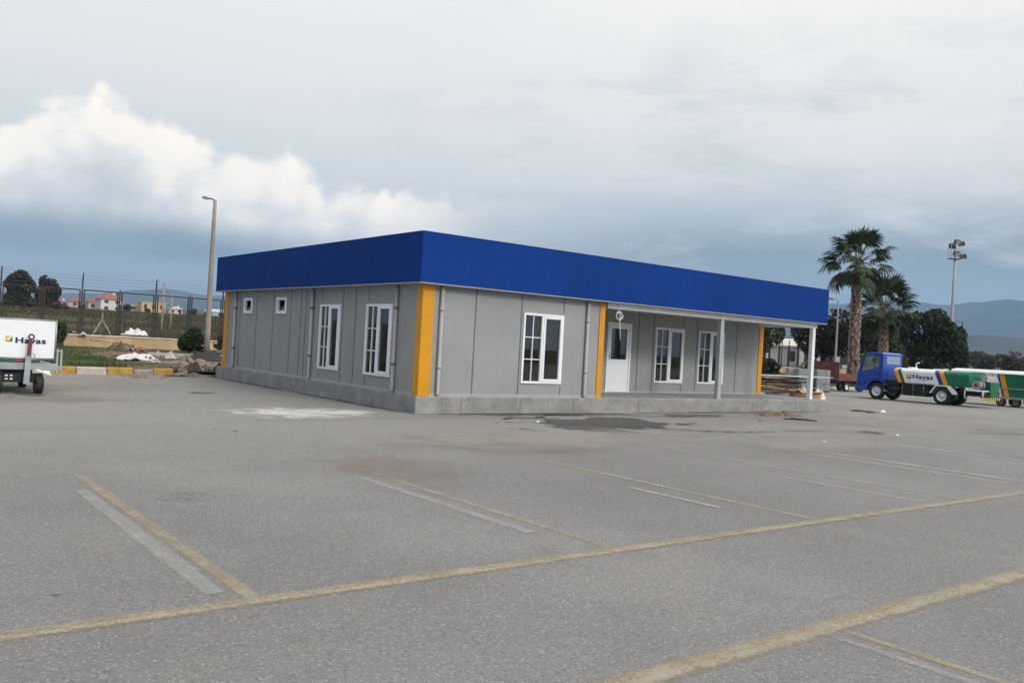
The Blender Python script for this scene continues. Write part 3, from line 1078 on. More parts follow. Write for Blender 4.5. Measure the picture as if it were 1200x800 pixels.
def vent_window(u0, u1, z0, z1):
    f = f_left(XW)
    g = lambda u, w_, z: f(u0 + u1 - u, w_, z)
    fr = .085
    mb = MB(g)
    gbox(mb, u0, u1, -.05, .03, z0, z0 + fr)
    gbox(mb, u0, u1, -.05, .03, z1 - fr, z1)
    gbox(mb, u0, u0 + fr, -.05, .03, z0 + fr, z1 - fr)
    gbox(mb, u1 - fr, u1, -.05, .03, z0 + fr, z1 - fr)
    wo = mb.build('window', 'white_frame', B, bevel=.004)
    wo['label'] = 'small high toilet window with a tilted pane'
    a, b, c, d = u0 + fr, u1 - fr, z0 + fr, z1 - fr
    mb = MB(g)          # pane tilted inwards at the top
    mb.add([(a, -.02, c), (b, -.02, c), (b, -.14, d - .02), (a, -.14, d - .02), (a, -.03, c), (b, -.03, c), (b, -.15, d - .02), (a, -.15, d - .02)],
           [(0, 1, 2, 3), (4, 7, 6, 5), (0, 3, 7, 4), (1, 5, 6, 2), (2, 6, 7, 3), (0, 4, 5, 1)])
    mb.build('pane', 'glass', wo)


for q in small:
    vent_window(*q)

# door on the recessed wall
g = f_front(YR)
u0, u1, z0, z1 = dr
mb = MB(g)
mb.box(u0, u0 + .07, -.06, .03, z0, z1)
mb.box(u1 - .07, u1, -.06, .03, z0, z1)
mb.box(u0 + .07, u1 - .07, -.06, .03, z1 - .07, z1)
df = mb.build('door', 'white_frame', B, bevel=.004)
a, b = u0 + .075, u1 - .075
mb = MB(g)
zm = 1.36
mb.box(a, b, -.04, .015, z0 + .02, zm)
mb.box(a, a + .10, -.04, .015, zm, z1 - .075)
mb.box(b - .10, b, -.04, .015, zm, z1 - .075)
mb.box(a + .10, b - .10, -.04, .015, z1 - .175, z1 - .075)
mb.build('door_leaf', 'white_frame', df)
mb = MB(g)
mb.box(a + .10, b - .10, -.016, -.008, zm, z1 - .175)
mb.build('pane', 'glass', df)
mb = MB(g)
mb.box(a + .02, a + .055, .015, .024, 1.34, 1.56)
mb.box(a + .03, a + .15, .05, .068, 1.45, 1.47)
mb.box(a + .03, a + .048, .024, .05, 1.45, 1.47)
mb.build('handle', 'steel', df)
mb = MB(g)
for z in (.6, 1.4, 2.2):
    mb = MB(g)
    mb.box(u1 - .085, u1 - .055, .0305, .046, z, z + .10)
    mb.build('hinge', 'white_frame', df)

# downpipes with brackets


def downpipe(f, u):
    mb = MB(f)
    w_ = .052
    pts = [f(u, w_, ZW - .02), f(u, w_, ZS + .06), f(u, w_ + .012, ZS + .02)]
    m2 = MB()
    m2.tube(pts, .043, 12)
    p = m2.build('downpipe', 'pipe_grey', B)
    for z in (2.28, 1.0):
        m3 = MB()
        m3.cyl(f(u, w_, z), f(u, w_, z + .05), .055, .055, 12)
        m3.build('bracket', 'joint_grey' if f is FL else 'pipe_grey', p)


FL = f_left(XW)
for u in (11.36, 5.64, 1.18):
    downpipe(FL, u)
for u in (.60, 5.0):
    downpipe(f_front(YW), u)

# loose cable hanging from the porch eaves in a coil
mb = MB()
cx, cy = 6.05, .05
pts = [(cx - .02, cy, 2.85), (cx - .012, cy, 2.72), (cx - .005, cy, 2.62)]
for k in range(0, 61):
    a = PI / 2 + 2 * PI * k / 20
    rr = .105 + .008 * math.sin(k * 1.3)
    pts.append((cx + rr * math.cos(a), cy - .012 * (k / 20) + .006 * math.sin(k), 2.515 + rr * math.sin(a)))
pts += [(cx + .05, cy, 2.3), (cx + .09, cy + .005, 2.05), (cx + .10, cy, 1.88)]
mb.tube(pts, .011, 6)
tag(mb.build('hanging_cable', 'white_cable', origin=(cx, cy, 2.85)), 'white cable hanging from the porch eaves in a small coil', 'cable')


# ------------------------------------------------------------------ vegetation
def leaf_mb(lobes, n, size, seed, gap=.0, freq=.9, flat=.6, mats=1):
    """a crown of many small leaf faces spread through uneven lobes, thinned by noise so that gaps show"""
    rnd = random.Random(seed)
    mb = MB()
    vs, fs = [], []
    tot = sum(l[3] * l[4] * l[5] for l in lobes)
    cum, acc = [], 0
    for l in lobes:
        acc += l[3] * l[4] * l[5] / tot
        cum.append(acc)
    k = 0
    tries = 0
    while k < n and tries < n * 6:
        tries += 1
        q = rnd.random()
        l = lobes[next((i for i, c in enumerate(cum) if q <= c), len(lobes) - 1)]
        while True:
            u = Vector((rnd.uniform(-1, 1), rnd.uniform(-1, 1), rnd.uniform(-1, 1)))
            if .02 < u.length <= 1:
                break
        rr = u.length
        u = u.normalized() * (rr ** .55)
        p = Vector((l[0] + u.x * l[3], l[1] + u.y * l[4], l[2] + u.z * l[5]))
        if fbm(p.x * freq + seed * 3.7, p.y * freq, p.z * freq, 3) < gap - .25:
            continue
        s = size * rnd.uniform(.6, 1.4)
        nrm = Vector((rnd.gauss(0, 1), rnd.gauss(0, 1), rnd.gauss(0, 1) + flat)).normalized()
        a = nrm.orthogonal().normalized()
        b = nrm.cross(a)
        th = rnd.uniform(0, 2 * PI)
        a, b = a * math.cos(th) + b * math.sin(th), b * math.cos(th) - a * math.sin(th)
        i = len(vs)
        vs += [tuple(p - a * s), tuple(p - b * s * .45), tuple(p + a * s), tuple(p + b * s * .45)]
        fs.append((i, i + 1, i + 2, i + 3))
        k += 1
    mb.add(vs, fs)
    return mb


def tree(name, label, loc, lobes, n, leaf, mat, tr, seed, group=None, gap=.0, freq=.9, cat='tree', stems=1):
    t_ = thing(name, label, cat, loc, group)
    L = Vector(loc)
    rnd = random.Random(seed)
    mb = MB()
    hc = min(l[2] - l[5] * .3 for l in lobes)
    for s in range(stems):
        off = Vector((rnd.uniform(-.25, .25), rnd.uniform(-.25, .25), 0)) * (stems - 1)
        b0 = L + off + Vector((0, 0, -.2))
        j = L + off * 1.6 + Vector((rnd.uniform(-.15, .15), rnd.uniform(-.15, .15), max(.5, hc)))
        mb.tube([b0, b0.lerp(j, .25) + Vector((.04, 0, 0)), b0.lerp(j, .6), j], [tr * 1.35, tr, tr * .85, tr * .7], 9)
        for l in (lobes if stems == 1 else lobes[s::stems]):
            e = L + Vector((l[0], l[1], l[2] + l[5] * .35))
            m1 = j.lerp(e, .5) + Vector((rnd.uniform(-.3, .3), rnd.uniform(-.3, .3), -.15 * l[5]))
            mb.tube([j, j.lerp(m1, .5), m1, e], [tr * .6, tr * .45, tr * .3, tr * .08], 7)
            for q in range(3):
                e2 = L + Vector((l[0] + rnd.uniform(-.7, .7) * l[3], l[1] + rnd.uniform(-.7, .7) * l[4], l[2] + rnd.uniform(-.2, .7) * l[5]))
                mb.tube([m1, m1.lerp(e2, .5) + Vector((0, 0, .1)), e2], [tr * .28, tr * .18, tr * .05], 5)
    mb.build('trunk', 'bark', t_)
    c = leaf_mb(lobes, n, leaf, seed, gap, freq)
    c.v = [(x + L.x, y + L.y, z + L.z) for x, y, z in c.v]
    c.build('crown', mat, t_, recalc=False)
    return t_


def lobes(rx, ry, h0, h1, n, seed, r=.45):
    """n uneven lobes filling an ellipse of half-widths rx, ry between heights h0 and h1"""
    rnd = random.Random(seed)
    out_ = []
    for i in range(n):
        a = rnd.uniform(0, 2 * PI)
        q = math.sqrt(rnd.random())
        z = rnd.uniform(.2, .85)
        taper = 1 - .55 * abs(z - .45)
        s = r * rnd.uniform(.75, 1.25)
        out_.append((rx * (1 - s) * q * math.cos(a) * taper, ry * (1 - s) * q * math.sin(a) * taper, h0 + (h1 - h0) * z,
                     rx * s, ry * s, (h1 - h0) * s * .62))
    return out_


# two fan palms
def frond_mesh(seed, dead=False):
    span = R(95) if dead else R(250)
    rnd = random.Random(seed)
    mb = MB()
    Lp = rnd.uniform(1.25, 1.65)
    pts = [Vector((0, 0, 0)), Vector((Lp * .5, 0, .06)), Vector((Lp, 0, .02))]
    mb.tube([tuple(p) for p in pts], [.035, .025, .018], 5, 1)
    N = 30
    vs, fs = [], []
    for i in range(N):
        a = (i / (N - 1) - .5) * span + rnd.uniform(-.03, .03)
        L = (1.18 - .50 * abs(a) / R(125)) * rnd.uniform(.88, 1.08)
        fold = .10 * (1 if i % 2 else -1) * .35
        d = Vector((math.cos(a), math.sin(a), 0))
        s = Vector((-d.y, d.x, 0))
        drp = rnd.uniform(.10, .42) if not dead else rnd.uniform(.3, .7)
        o = Vector((Lp, 0, .02))
        p1 = o + d * L * .55 + Vector((0, 0, .06 - fold - .10 * abs(math.sin(a))))
        p2 = o + d * L * .82 + Vector((0, 0, -.05 - drp * .35 - .1 * abs(math.sin(a))))
        p3 = o + d * L * .98 + Vector((0, 0, -drp - .1 * abs(math.sin(a))))
        w1, w2 = L * .062, L * .032
        k = len(vs)
        vs += [tuple(o), tuple(p1 - s * w1), tuple(p1 + s * w1), tuple(p2 - s * w2), tuple(p2 + s * w2), tuple(p3)]
        fs += [(k, k + 1, k + 2), (k + 1, k + 3, k + 4, k + 2), (k + 3, k + 5, k + 4)]
    mb.add(vs, fs, 0)
    return mb


def palm(label, loc, H, seed, ngreen=40, ndead=24, s=1.0):
    p = thing('palm_tree', label, 'palm tree', loc, 'fan palms behind the blue truck')
    L = Vector(loc)
    rnd = random.Random(seed)
    lean = Vector((rnd.uniform(-.02, .02), rnd.uniform(-.02, .02), 0))
    mb = MB()
    pts, rs = [], []
    for i in range(15):
        q = i / 14
        pts.append(L + lean * H * q * q + Vector((0, 0, H * q - .2 * (1 - q))))
        rs.append((.34 - .08 * q + .08 * max(0, .15 - q) / .15) * s * (.55 if q > .97 else 1))
    mb.tube(pts, rs, 18)
    tk = mb.build('trunk', 'palm_trunk', p)
    # stubs of cut leaf stems in a spiral
    mb = MB()
    n = 300
    for i in range(n):
        q = (i + .5) / n * .80
        a = i * 2.39996 + rnd.uniform(-.35, .35)
        q += rnd.uniform(-.01, .01)
        base = L + lean * H * q * q + Vector((0, 0, H * q))
        r = (.34 - .08 * q) * s
        d = Vector((math.cos(a), math.sin(a), 0))
        up = rnd.uniform(.08, .30)
        c = base + d * (r + .03)
        mb.obox(c + Vector((0, 0, up * .3)), (.05, .09 + rnd.uniform(-.05, .05), up), (R(rnd.uniform(-45, 45)), R(rnd.uniform(5, 22)), a))
    sb = mb.build('leaf_stub', 'palm_boot', tk)
    sb['kind'] = 'stuff'
    top = L + lean * H + Vector((0, 0, H))
    var = [frond_mesh(seed * 10 + k) for k in range(4)]
    dvar = [frond_mesh(seed * 10 + 7 + k, True) for k in range(2)]
    me_g = [v.build('frond', ['palm_leaf', 'palm_petiole'], None, recalc=False) for v in var]
    me_d = [v.build('dead_frond', ['palm_dead', 'palm_dead'], None, recalc=False) for v in dvar]
    gm, dm = [o.data for o in me_g], [o.data for o in me_d]
    for o in me_g + me_d:
        bpy.data.objects.remove(o)
    for i in range(ngreen + ndead):
        dead = i >= ngreen
        if not dead:
            q = i / ngreen
            e = R(84 - 145 * q + rnd.uniform(-12, 12))
        else:
            e = R(rnd.uniform(-75, -35))
        a = i * 2.39996 + rnd.uniform(-.25, .25)
        o = bpy.data.objects.new('dead_frond' if dead else 'frond', rnd.choice(dm if dead else gm))
        col.objects.link(o)
        o.parent = p
        o.location = top - L + Vector((math.cos(a), math.sin(a), 0)) * .18 * s + Vector((0, 0, (-.55 if dead else .15) * rnd.random() * s))
        o.rotation_euler = Matrix.Rotation(a, 3, 'Z').to_4x4().to_3x3().__matmul__(Matrix.Rotation(-e, 3, 'Y')).__matmul__(
            Matrix.Rotation(rnd.uniform(-.5, .5), 3, 'X')).to_euler()
        k = s * rnd.uniform(.85, 1.12) * (.8 if dead else 1.0)
        o.scale = (k, k, k)
    return p


palm('tall fan palm with a full crown standing just right of the building', (42.9, 15.25, .2), 8.1, 3, 31, 0, 1.0)
palm('shorter fan palm standing behind and to the right of the tall one', (51.0, 17.7, .2), 5.7, 8, 37, 0, 1.0)

# trees and shrubs near the palms
tree('broadleaf_tree', 'dark bushy tree behind the floodlight mast foot, largest of the trees right of the palms', (69.6, 23.6, .3),
     [(-.9, .8, 4.5, 1.5, 1.4, 2.0), (.3, -.3, 4.7, 1.6, 1.5, 2.2), (1.0, -.9, 3.9, 1.4, 1.4, 2.1), (-1.5, 1.2, 2.6, 1.4, 1.3, 2.0), (1.4, -1.5, 2.4, 1.4, 1.3, 1.9), (0, 0, 2.0, 1.8, 1.7, 1.8)],
     13000, .17, 'leaf_dark', .22, 21, None, .02, .8)
tree('broadleaf_tree', 'low rounded dark tree at the right end of the clump past the truck', (79.6, 25.4, .5),
     lobes(1.2, 1.2, .2, 4.9, 6, 31, .55), 5500, .17, 'leaf_dark', .16, 22, None, .02, .8)
tree('broadleaf_tree', 'olive green tree peeping out between the second palm and the dark clump', (65.2, 26.0, .3),
     lobes(2.4, 2.4, .8, 5.2, 6, 35, .5), 7000, .16, 'leaf_olive', .16, 23, None, .05, .9)
tree('broadleaf_tree', 'shady spreading tree between the porch post and the tall palm', (51.8, 22.6, .3),
     [(-1.5, .6, 3.7, 1.8, 1.7, 1.4), (.4, -.2, 4.1, 1.9, 1.8, 1.5), (1.7, -1.2, 3.5, 1.8, 1.7, 1.4), (.6, 1.3, 3.0, 1.9, 1.7, 1.3), (-.4, -1.3, 3.1, 1.9, 1.7, 1.3)],
     9000, .15, 'leaf_far', .13, 24, None, .04, .9, 'tree', 3)
tree('broadleaf_tree', 'slim tree seen under the canopy beside the far yellow trim', (55.0, 31.0, .3),
     [(-.8, .2, 4.4, 1.3, 1.2, 1.2), (.5, 0, 3.7, 1.5, 1.4, 1.3), (-.3, .3, 2.9, 1.5, 1.3, 1.1), (1.0, -.3, 4.9, 1.0, 1.0, .9)],
     4200, .15, 'leaf_olive', .10, 25, None, .10, 1.2)
for i, (x, y, r, h, m_, lb) in enumerate([(47.0, 20.6, 1.4, 1.6, 'leaf_yellow', 'yellow green bush under the canopy opening beside the fence'),
                                         (51.0, 27.6, 1.2, 1.3, 'leaf_olive', 'low olive bush in front of the dark fence seen through the porch'),
                                         (56.0, 19.4, 1.5, 2.2, 'leaf_olive', 'mid green bush between the two palm trunks'),
                                         (63.5, 19.5, 1.3, 1.8, 'leaf_dark', 'dark low bush behind the truck tank')]):
    tree('shrub', lb, (x, y, .22), lobes(r, r, .05, h, 5, 50 + i, .55), 2200, .10, m_, .05, 60 + i, None, .03, 1.3, 'shrub', 2)
tree('shrub', 'dark round bush beside the foot of the left street lamp', (4.35, 28.9, .33),
     [(0, 0, .6, .55, .6, .55), (-.3, .2, .45, .35, .45, .4), (.35, -.1, .5, .4, .5, .45), (.1, .1, .95, .35, .4, .35)], 3600, .085, 'leaf_shrub', .05, 71, None, .0, 1.4, 'shrub', 2)
tree('shrub', 'dark bush at the left end of the ochre wall behind the white cart', (-1.35, 32.4, .36),
     [(0, 0, .6, .55, .5, .55), (-.3, .1, .4, .45, .4, .4), (.15, -.1, .85, .35, .35, .35)], 2200, .075, 'leaf_shrub', .05, 72, None, .0, 1.4, 'shrub', 2)
tree('shrub', 'small bush right of the street lamp against the end of the fence', (6.6, 30.6, .34),
     [(0, 0, .5, .6, .5, .45), (.35, .1, .4, .45, .4, .35)], 1600, .08, 'leaf_shrub', .04, 73, None, .04, 1.4, 'shrub', 2)

# far plain: big trees on the left skyline
p = polar(-29.75, 168)
tree('broadleaf_tree', 'big dark rounded tree beyond the fence, left of the far pair', (p.x, p.y, gz(p.x, p.y)),
     [(0, 0, 4.6, 1.9, 1.8, 1.5), (-.9, .4, 3.6, 1.6, 1.6, 1.5), (.9, -.3, 3.7, 1.6, 1.6, 1.5), (0, 0, 1.5, 2.3, 2.0, 1.4), (.2, .2, 5.6, 1.1, 1.1, .9)], 7000, .26, 'leaf_far', .3, 81, None, .0, .6)
p = polar(-28.35, 172)
tree('broadleaf_tree', 'big dark tree with a sloping top beyond the fence, right of the far pair', (p.x, p.y, gz(p.x, p.y)),
     [(-.4, 0, 4.9, .9, 1.0, 1.2), (.5, .2, 4.2, 1.4, 1.3, 1.4), (1.0, -.2, 3.2, 1.3, 1.3, 1.5), (-.2, 0, 2.8, 1.7, 1.6, 1.5), (.1, 0, 1.2, 2.2, 1.6, 1.2)], 6500, .26, 'leaf_far', .3, 82, None, .0, .6)
p = polar(-27.97, 215)
t_ = thing('cypress_tree', 'small pointed cypress on the skyline right of the big far trees', 'tree', (p.x, p.y, gz(p.x, p.y)))
c = leaf_mb([(0, 0, 1.2, .8, .8, 1.2), (0, 0, 2.4, .55, .55, 1.2), (0, 0, 3.4, .3, .3, 1.0)], 900, .2, 83)
c.v = [(x + t_.location.x, y + t_.location.y, z + t_.location.z) for x, y, z in c.v]
c.build('crown', 'leaf_dark', t_, recalc=False)
mb = MB()
mb.cyl(t_.location + Vector((0, 0, -.2)), t_.location + Vector((0, 0, 2)), .14, .06)
mb.build('trunk', 'bark', t_)
rnd = random.Random(5)
# hedge-like line of far bushes on both sides of the view, each its own
spots = [(-26.4, 290, 1.5, 1.8), (-24.5, 275, 1.6, 2.2), (-24.0, 300, 1.6, 2.2), (-22.9, 300, 1.2, 1.3), (-20.3, 290, 1.7, 2.2), (-19.4, 260, 1.4, 1.6), (-29.2, 160, 1.5, 1.6), (-27.6, 165, 1.6, 1.5), (-30.3, 165, 1.3, 1.3)]
lbl = ['brown bush left of the red roofed house on the plain', 'brown bush close behind the red roofed white house', 'brown bush between the white house and the yellow house',
       'low brown bush in front of the yellow far house', 'brown bush between the yellow house and the lamp post', 'brown bush on the plain behind the left street lamp',
       'low bush in the gap between the two big far trees', 'low brown bush at the right foot of the big far trees', 'low brown bush at the left foot of the big far trees']
for i, (a, d, r, h) in enumerate(spots):
    p = polar(a, d)
    tree('shrub', lbl[i], (p.x, p.y, gz(p.x, p.y) - .1), lobes(r, r, .1, h, 4, 90 + i, .6), 700, .26, 'leaf_brown' if i % 2 else 'leaf_far', .08, 95 + i, None, 0, .8, 'shrub')
rl = ['brown tree just right of the dark clump on the far plain', 'bare brownish tree above the white cart roof', 'reddish brown tree second from the right edge of the plain',
      'olive brown tree at the right edge of the plain', 'dull green tree low on the plain above the cart', 'brown bushy tree far behind the cart roof, second from the clump',
      'tall thin crowned brown tree in the right background', 'dark brown tree half hidden by the dark clump']
for i, (a, d, r, h, m_) in enumerate([(27.5, 150, 2.4, 4.2, 'leaf_brown'), (28.7, 165, 2.2, 3.6, 'leaf_brown'), (30.2, 150, 2.6, 4.0, 'leaf_brown'), (31.3, 160, 2.8, 4.6, 'leaf_brown'),
                                     (29.5, 215, 3.0, 4.0, 'leaf_olive'), (28.1, 230, 3.2, 4.4, 'leaf_brown'), (30.8, 240, 3.0, 5.0, 'leaf_brown'), (26.6, 140, 2.6, 4.0, 'leaf_far')]):
    p = polar(a, d)
    tree('broadleaf_tree', rl[i], (p.x, p.y, gz(p.x, p.y) - .1), lobes(r, r, .5, h, 6, 110 + i, .5), 2200, .24, m_, .12, 120 + i, 'brown trees on the right plain', .06, .7)

# ground cover
rnd = random.Random(12)
vs, fs = [], []


def blade(vs, fs, x, y, z, h, w_, rnd):
    a = rnd.uniform(0, 2 * PI)
    dx, dy = math.cos(a) * w_, math.sin(a) * w_
    lx, ly = rnd.uniform(-.5, .5) * h, rnd.uniform(-.5, .5) * h
    k = len(vs)
    vs += [(x - dx, y - dy, z), (x + dx, y + dy, z), (x + lx, y + ly, z + h)]
    fs.append((k, k + 1, k + 2))


def grassy(x, y):
    """where grass grows on the left verge: broken by the rubble and the bare soil"""
    q = fbm(x * .25, y * .25, 9.0) + .35
    q -= 1.3 * math.exp(-(((x - .6) / 2.4) ** 2 + ((y - 18.5) / 4.5) ** 2))
    q -= .7 * math.exp(-(((x - 1.6) / 1.5) ** 2 + ((y - 29.0) / 2.5) ** 2))
    return q


while len(fs) < 42000:
    x, y = rnd.uniform(-14, 10), rnd.uniform(13.1, 33.2)
    if y < 12.9 + .3 or (x > -.6 and y < 13.4):
        continue
    q = grassy(x, y)
    if q < rnd.uniform(-.1, .35):
        continue
    blade(vs, fs, x, y, vz(x, y) - .01, rnd.uniform(.06, .20) * (.5 if y > 27 else 1), .012, rnd)
mb = MB()
mb.add(vs, fs)
tag(mb.build('grass', 'grass', recalc=False), 'patchy green grass on the verge between the painted kerb and the ochre wall', 'grass', kind='stuff')
vs, fs = [], []
while len(fs) < 16000:
    x, y = rnd.uniform(40, 80), rnd.uniform(14.3, 33.2)
    if fbm(x * .2, y * .2, 4.0) < -.1:
        continue
    blade(vs, fs, x, y, vz(x, y) - .01, rnd.uniform(.1, .35), .02, rnd)
mb = MB()
mb.add(vs, fs)
tag(mb.build('grass', 'leaf_yellow', recalc=False), 'yellowish grass on the verge behind the porch and the parked truck', 'grass', kind='stuff')
vs, fs = [], []
while len(fs) < 52000:
    left = rnd.random() < .62
    a = rnd.uniform(-34, -8) if left else rnd.uniform(12, 36)
    d = 44 + 250 * rnd.random() ** 1.8
    p = polar(a, d)
    if p.y < 34.5:
        continue
    if fbm(p.x * .05, p.y * .05, 2.0) + .5 * fbm(p.x * .3, p.y * .3, 5.0) < rnd.uniform(-.35, .25):
        continue
    s = .5 + d / 90
    blade(vs, fs, p.x, p.y, gz(p.x, p.y) - .03, rnd.uniform(.15, .55) * (.7 + s * .25), .03 * s, rnd)
mb = MB()
mb.add(vs, fs)
tag(mb.build('dry_scrub', 'dry_grass', recalc=False), 'dry brown grass and scrub covering the field beyond the fence', 'scrub', kind='stuff')
vs, fs = [], []
while len(fs) < 26000:
    left = rnd.random() < .62
    a = rnd.uniform(-34, -8) if left else rnd.uniform(12, 36)
    d = 44 + 200 * rnd.random() ** 2.2
    p = polar(a, d)
    if p.y < 34.2 or fbm(p.x * .06 + 9, p.y * .06, 2.0) < .0:
        continue
    s = .5 + d / 90
    blade(vs, fs, p.x, p.y, gz(p.x, p.y) - .03, rnd.uniform(.12, .5) * (.7 + s * .2), .035 * s, rnd)
mb = MB()
mb.add(vs, fs)
tag(mb.build('green_scrub', 'leaf_shrub', recalc=False), 'dark green weeds in patches across the field beyond the fence', 'weeds', kind='stuff')

# ------------------------------------------------------------------ hills
prof = [(-60, 1.5), (-40, 1.35), (-32, 1.35), (-28, 1.45), (-26, 1.7), (-23.5, 2.05), (-21.6, 2.3), (-19.5, 2.05), (-17, 2.0), (-14, 2.3), (-5, 2.6), (5, 3.0), (15, 3.5),
        (20, 3.5), (23, 3.72), (25, 3.7), (26.5, 3.62), (28, 3.85), (30, 4.12), (33, 4.0), (38, 3.8), (50, 3.2), (75, 2.2)]


def interp(pr, a):
    for (a0, v0), (a1, v1) in zip(pr[:-1], pr[1:]):
        if a0 <= a <= a1:
            q = (a - a0) / (a1 - a0)
            q = q * q * (3 - 2 * q)
            return v0 + (v1 - v0) * q
    return pr[-1][1]


prof2 = [(-60, .8), (-32, 1.05), (-20, .95), (-10, 1.0), (10, 1.4), (22, 1.6), (27, 1.85), (29, 1.95), (32, 1.9), (40, 1.8), (75, 1.2)]


def hills(name, pr, r0, rp, r1, rough):
    vs = []
    na, nr = 220, 26
    for j in range(nr + 1):
        r = r0 + (r1 - r0) * j / nr
        for i in range(na + 1):
            a = -60 + 135 * i / na
            p = polar(a, r)
            hp = math.tan(R(interp(pr, a))) * rp
            q = (r - r0) / (rp - r0) if r < rp else max(0, (r1 - r) / (r1 - rp))
            q = q * q * (3 - 2 * q)
            n_ = fbm(p.x * .0016, p.y * .0016, 1.0, 7)
            z = hp * q * (1 + rough * n_ * (1.2 - q)) + q * n_ * 10
            g = gz(p.x, p.y)
            vs.append((p.x, p.y, g - 14 + max(0, z - g + 16) if q > 0 else g - 14))
    fs = [(j * (na + 1) + i, j * (na + 1) + i + 1, (j + 1) * (na + 1) + i + 1, (j + 1) * (na + 1) + i) for j in range(nr) for i in range(na)]
    mb = MB()
    mb.add(vs, fs, 0, True)
    tag(mb.build(name, 'hill'), kind='structure')


hills('hills', prof, 3300, 5200, 6600, .35)
hills('hills', prof2, 1900, 2700, 3300, .3)

# ------------------------------------------------------------------ fence, walls, poles, lamps
def lowwall(name, label, x0, x1, y0, zb, zt, cuts, mat='wall_ochre'):
    w_ = thing(name, label, 'wall', ((x0 + x1) / 2, y0, zb))
    mb = MB()
    e = [x0] + cuts + [x1]
    for a, b in zip(e[:-1], e[1:]):
        mb.box(a + .004, b - .004, y0 - .13, y0 + .13, zb - .3, zt)
    mb.build('masonry', mat, w_)
    mb = MB()
    for a, b in zip(e[:-1], e[1:]):
        mb.box(a + .004, b - .004, y0 - .17, y0 + .17, zt + .001, zt + .07)
    mb.build('coping', 'coping', w_)


lowwall('boundary_wall', 'low ochre rendered wall with pale coping under the left fence', -.75, 9.5, 33.5, .30, .86, [2.6, 6.0])
lowwall('boundary_wall', 'low ochre wall under the fence seen through the porch opening', 46, 80, 33.5, .36, .92, [52, 58, 64, 70])


def fence(label, xs0, step, n, y, zb, zt, ztall, group=None):
    f = thing('security_fence', label, 'fence', (xs0 + step * n / 2, y, zb))
    pm_, mm_ = None, None
    for i in range(n + 1):
        x = xs0 + step * i
        tallp = i % 2 == 0
        mb = MB()
        if tallp:
            mb.box(x - .03, x + .03, y - .03, y + .03, zb, ztall - .18)
            mb.tube([(x, y, ztall - .19), (x, y - .02, ztall - .08), (x, y - .12, ztall)], .028, 6)
        else:
            mb.box(x - .03, x + .03, y - .03, y + .03, zb, zt + .10)
        p = mb.build('tall_post' if tallp else 'post', 'rust_steel', f)
        if i == n:
            break
        a, b = x + .075, x + step - .075
        if pm_ is None:
            mb = MB()
            s = .062
            mb.box(a, b, y - .022, y + .022, zt - s, zt)
            mb.box(a, b, y - .022, y + .022, zb + .05, zb + .05 + s)
            mb.box(a, a + s, y - .022, y + .022, zb + .05 + s, zt - s)
            mb.box(b - s, b, y - .022, y + .022, zb + .05 + s, zt - s)
            pm_ = mb.build('panel_frame', 'dark_steel', f)
            mb = MB()
            W, Hh = b - a, zt - zb - .1
            d = .16
            k = -Hh
            while k < W:
                for sg in (1, -1):
                    u0_, v0_ = max(k, 0), max(-k, 0)
                    L = min(W - u0_, Hh - v0_)
                    if L > .02:
                        if sg > 0:
                            P0, P1 = (a + u0_, zb + .07 + v0_), (a + u0_ + L, zb + .07 + v0_ + L)
                        else:
                            P0, P1 = (b - u0_, zb + .07 + v0_), (b - u0_ - L, zb + .07 + v0_ + L)
                        mb.cyl((P0[0], y + .003 * sg, P0[1]), (P1[0], y + .003 * sg, P1[1]), .002, .002, 3, 0, False)
                k += d
            mm_ = mb.build('wire_mesh', 'wire', pm_)
        else:
            c = copy_tree(pm_, f)
            c.location.x = pm_.location.x + step * i
    L = step * 2
    for k in range(n // 2):
        for z in (.18, .33, .48, .62):
            zz = zt + z * (ztall - zt) / .72
            x0_ = xs0 + L * k
            pts = [(x0_ + L * q / 6, y - .05, zz - .035 * math.sin(PI * q / 6)) for q in range(7)]
            mb = MB()
            mb.tube(pts, .006, 4)
            mb.build('barbed_wire', 'wire', f)
    return f


fence('dark steel panel fence with barbed wire on top, left of the building', -14.78, 1.848, 14, 33.5, .91, 3.28, 4.10)
fence('dark steel panel fence seen through the porch opening at the right', 47.0, 1.53, 20, 33.5, .99, 3.05, 3.6)


def street_lamp(label, loc, H, r0, r1, arm, mat, group=None, head=.5):
    s = thing('street_lamp', label, 'street lamp', loc, group)
    x, y, z = loc
    mb = MB()
    n = 6
    mb.tube([(x, y, z - .2 + (H + .2) * i / n) for i in range(n + 1)], [r0 + (r1 - r0) * i / n for i in range(n + 1)], 14)
    mb.build('pole', mat, s)
    ax, ay = arm
    L = math.hypot(ax, ay)
    mb = MB()
    mb.tube([(x, y, z + H - .10), (x + ax * .15, y + ay * .15, z + H + .02), (x + ax * .5, y + ay * .5, z + H + .07), (x + ax, y + ay, z + H + .08)], [r1 * .75, r1 * .6, r1 * .5, r1 * .45], 8)
    mb.build('arm', mat, s)
    a = math.atan2(ay, ax)
    mb = MB()
    c = Vector((x + ax * (1 + head * .3 / L), y + ay * (1 + head * .3 / L), z + H + .09))
    mb.obox(c, (head, .2, .09), (0, R(-6), a))
    mb.obox(c + Vector((0, 0, .06)), (head * .6, .14, .05), (0, R(-6), a))
    h = mb.build('lamp_head', 'steel', s, bevel=.02)
    mb = MB()
    mb.obox(c + Vector((0, 0, -.055)), (head * .7, .16, .03), (0, R(-6), a))
    mb.build('lens', 'lamp_glass', h)
    return s


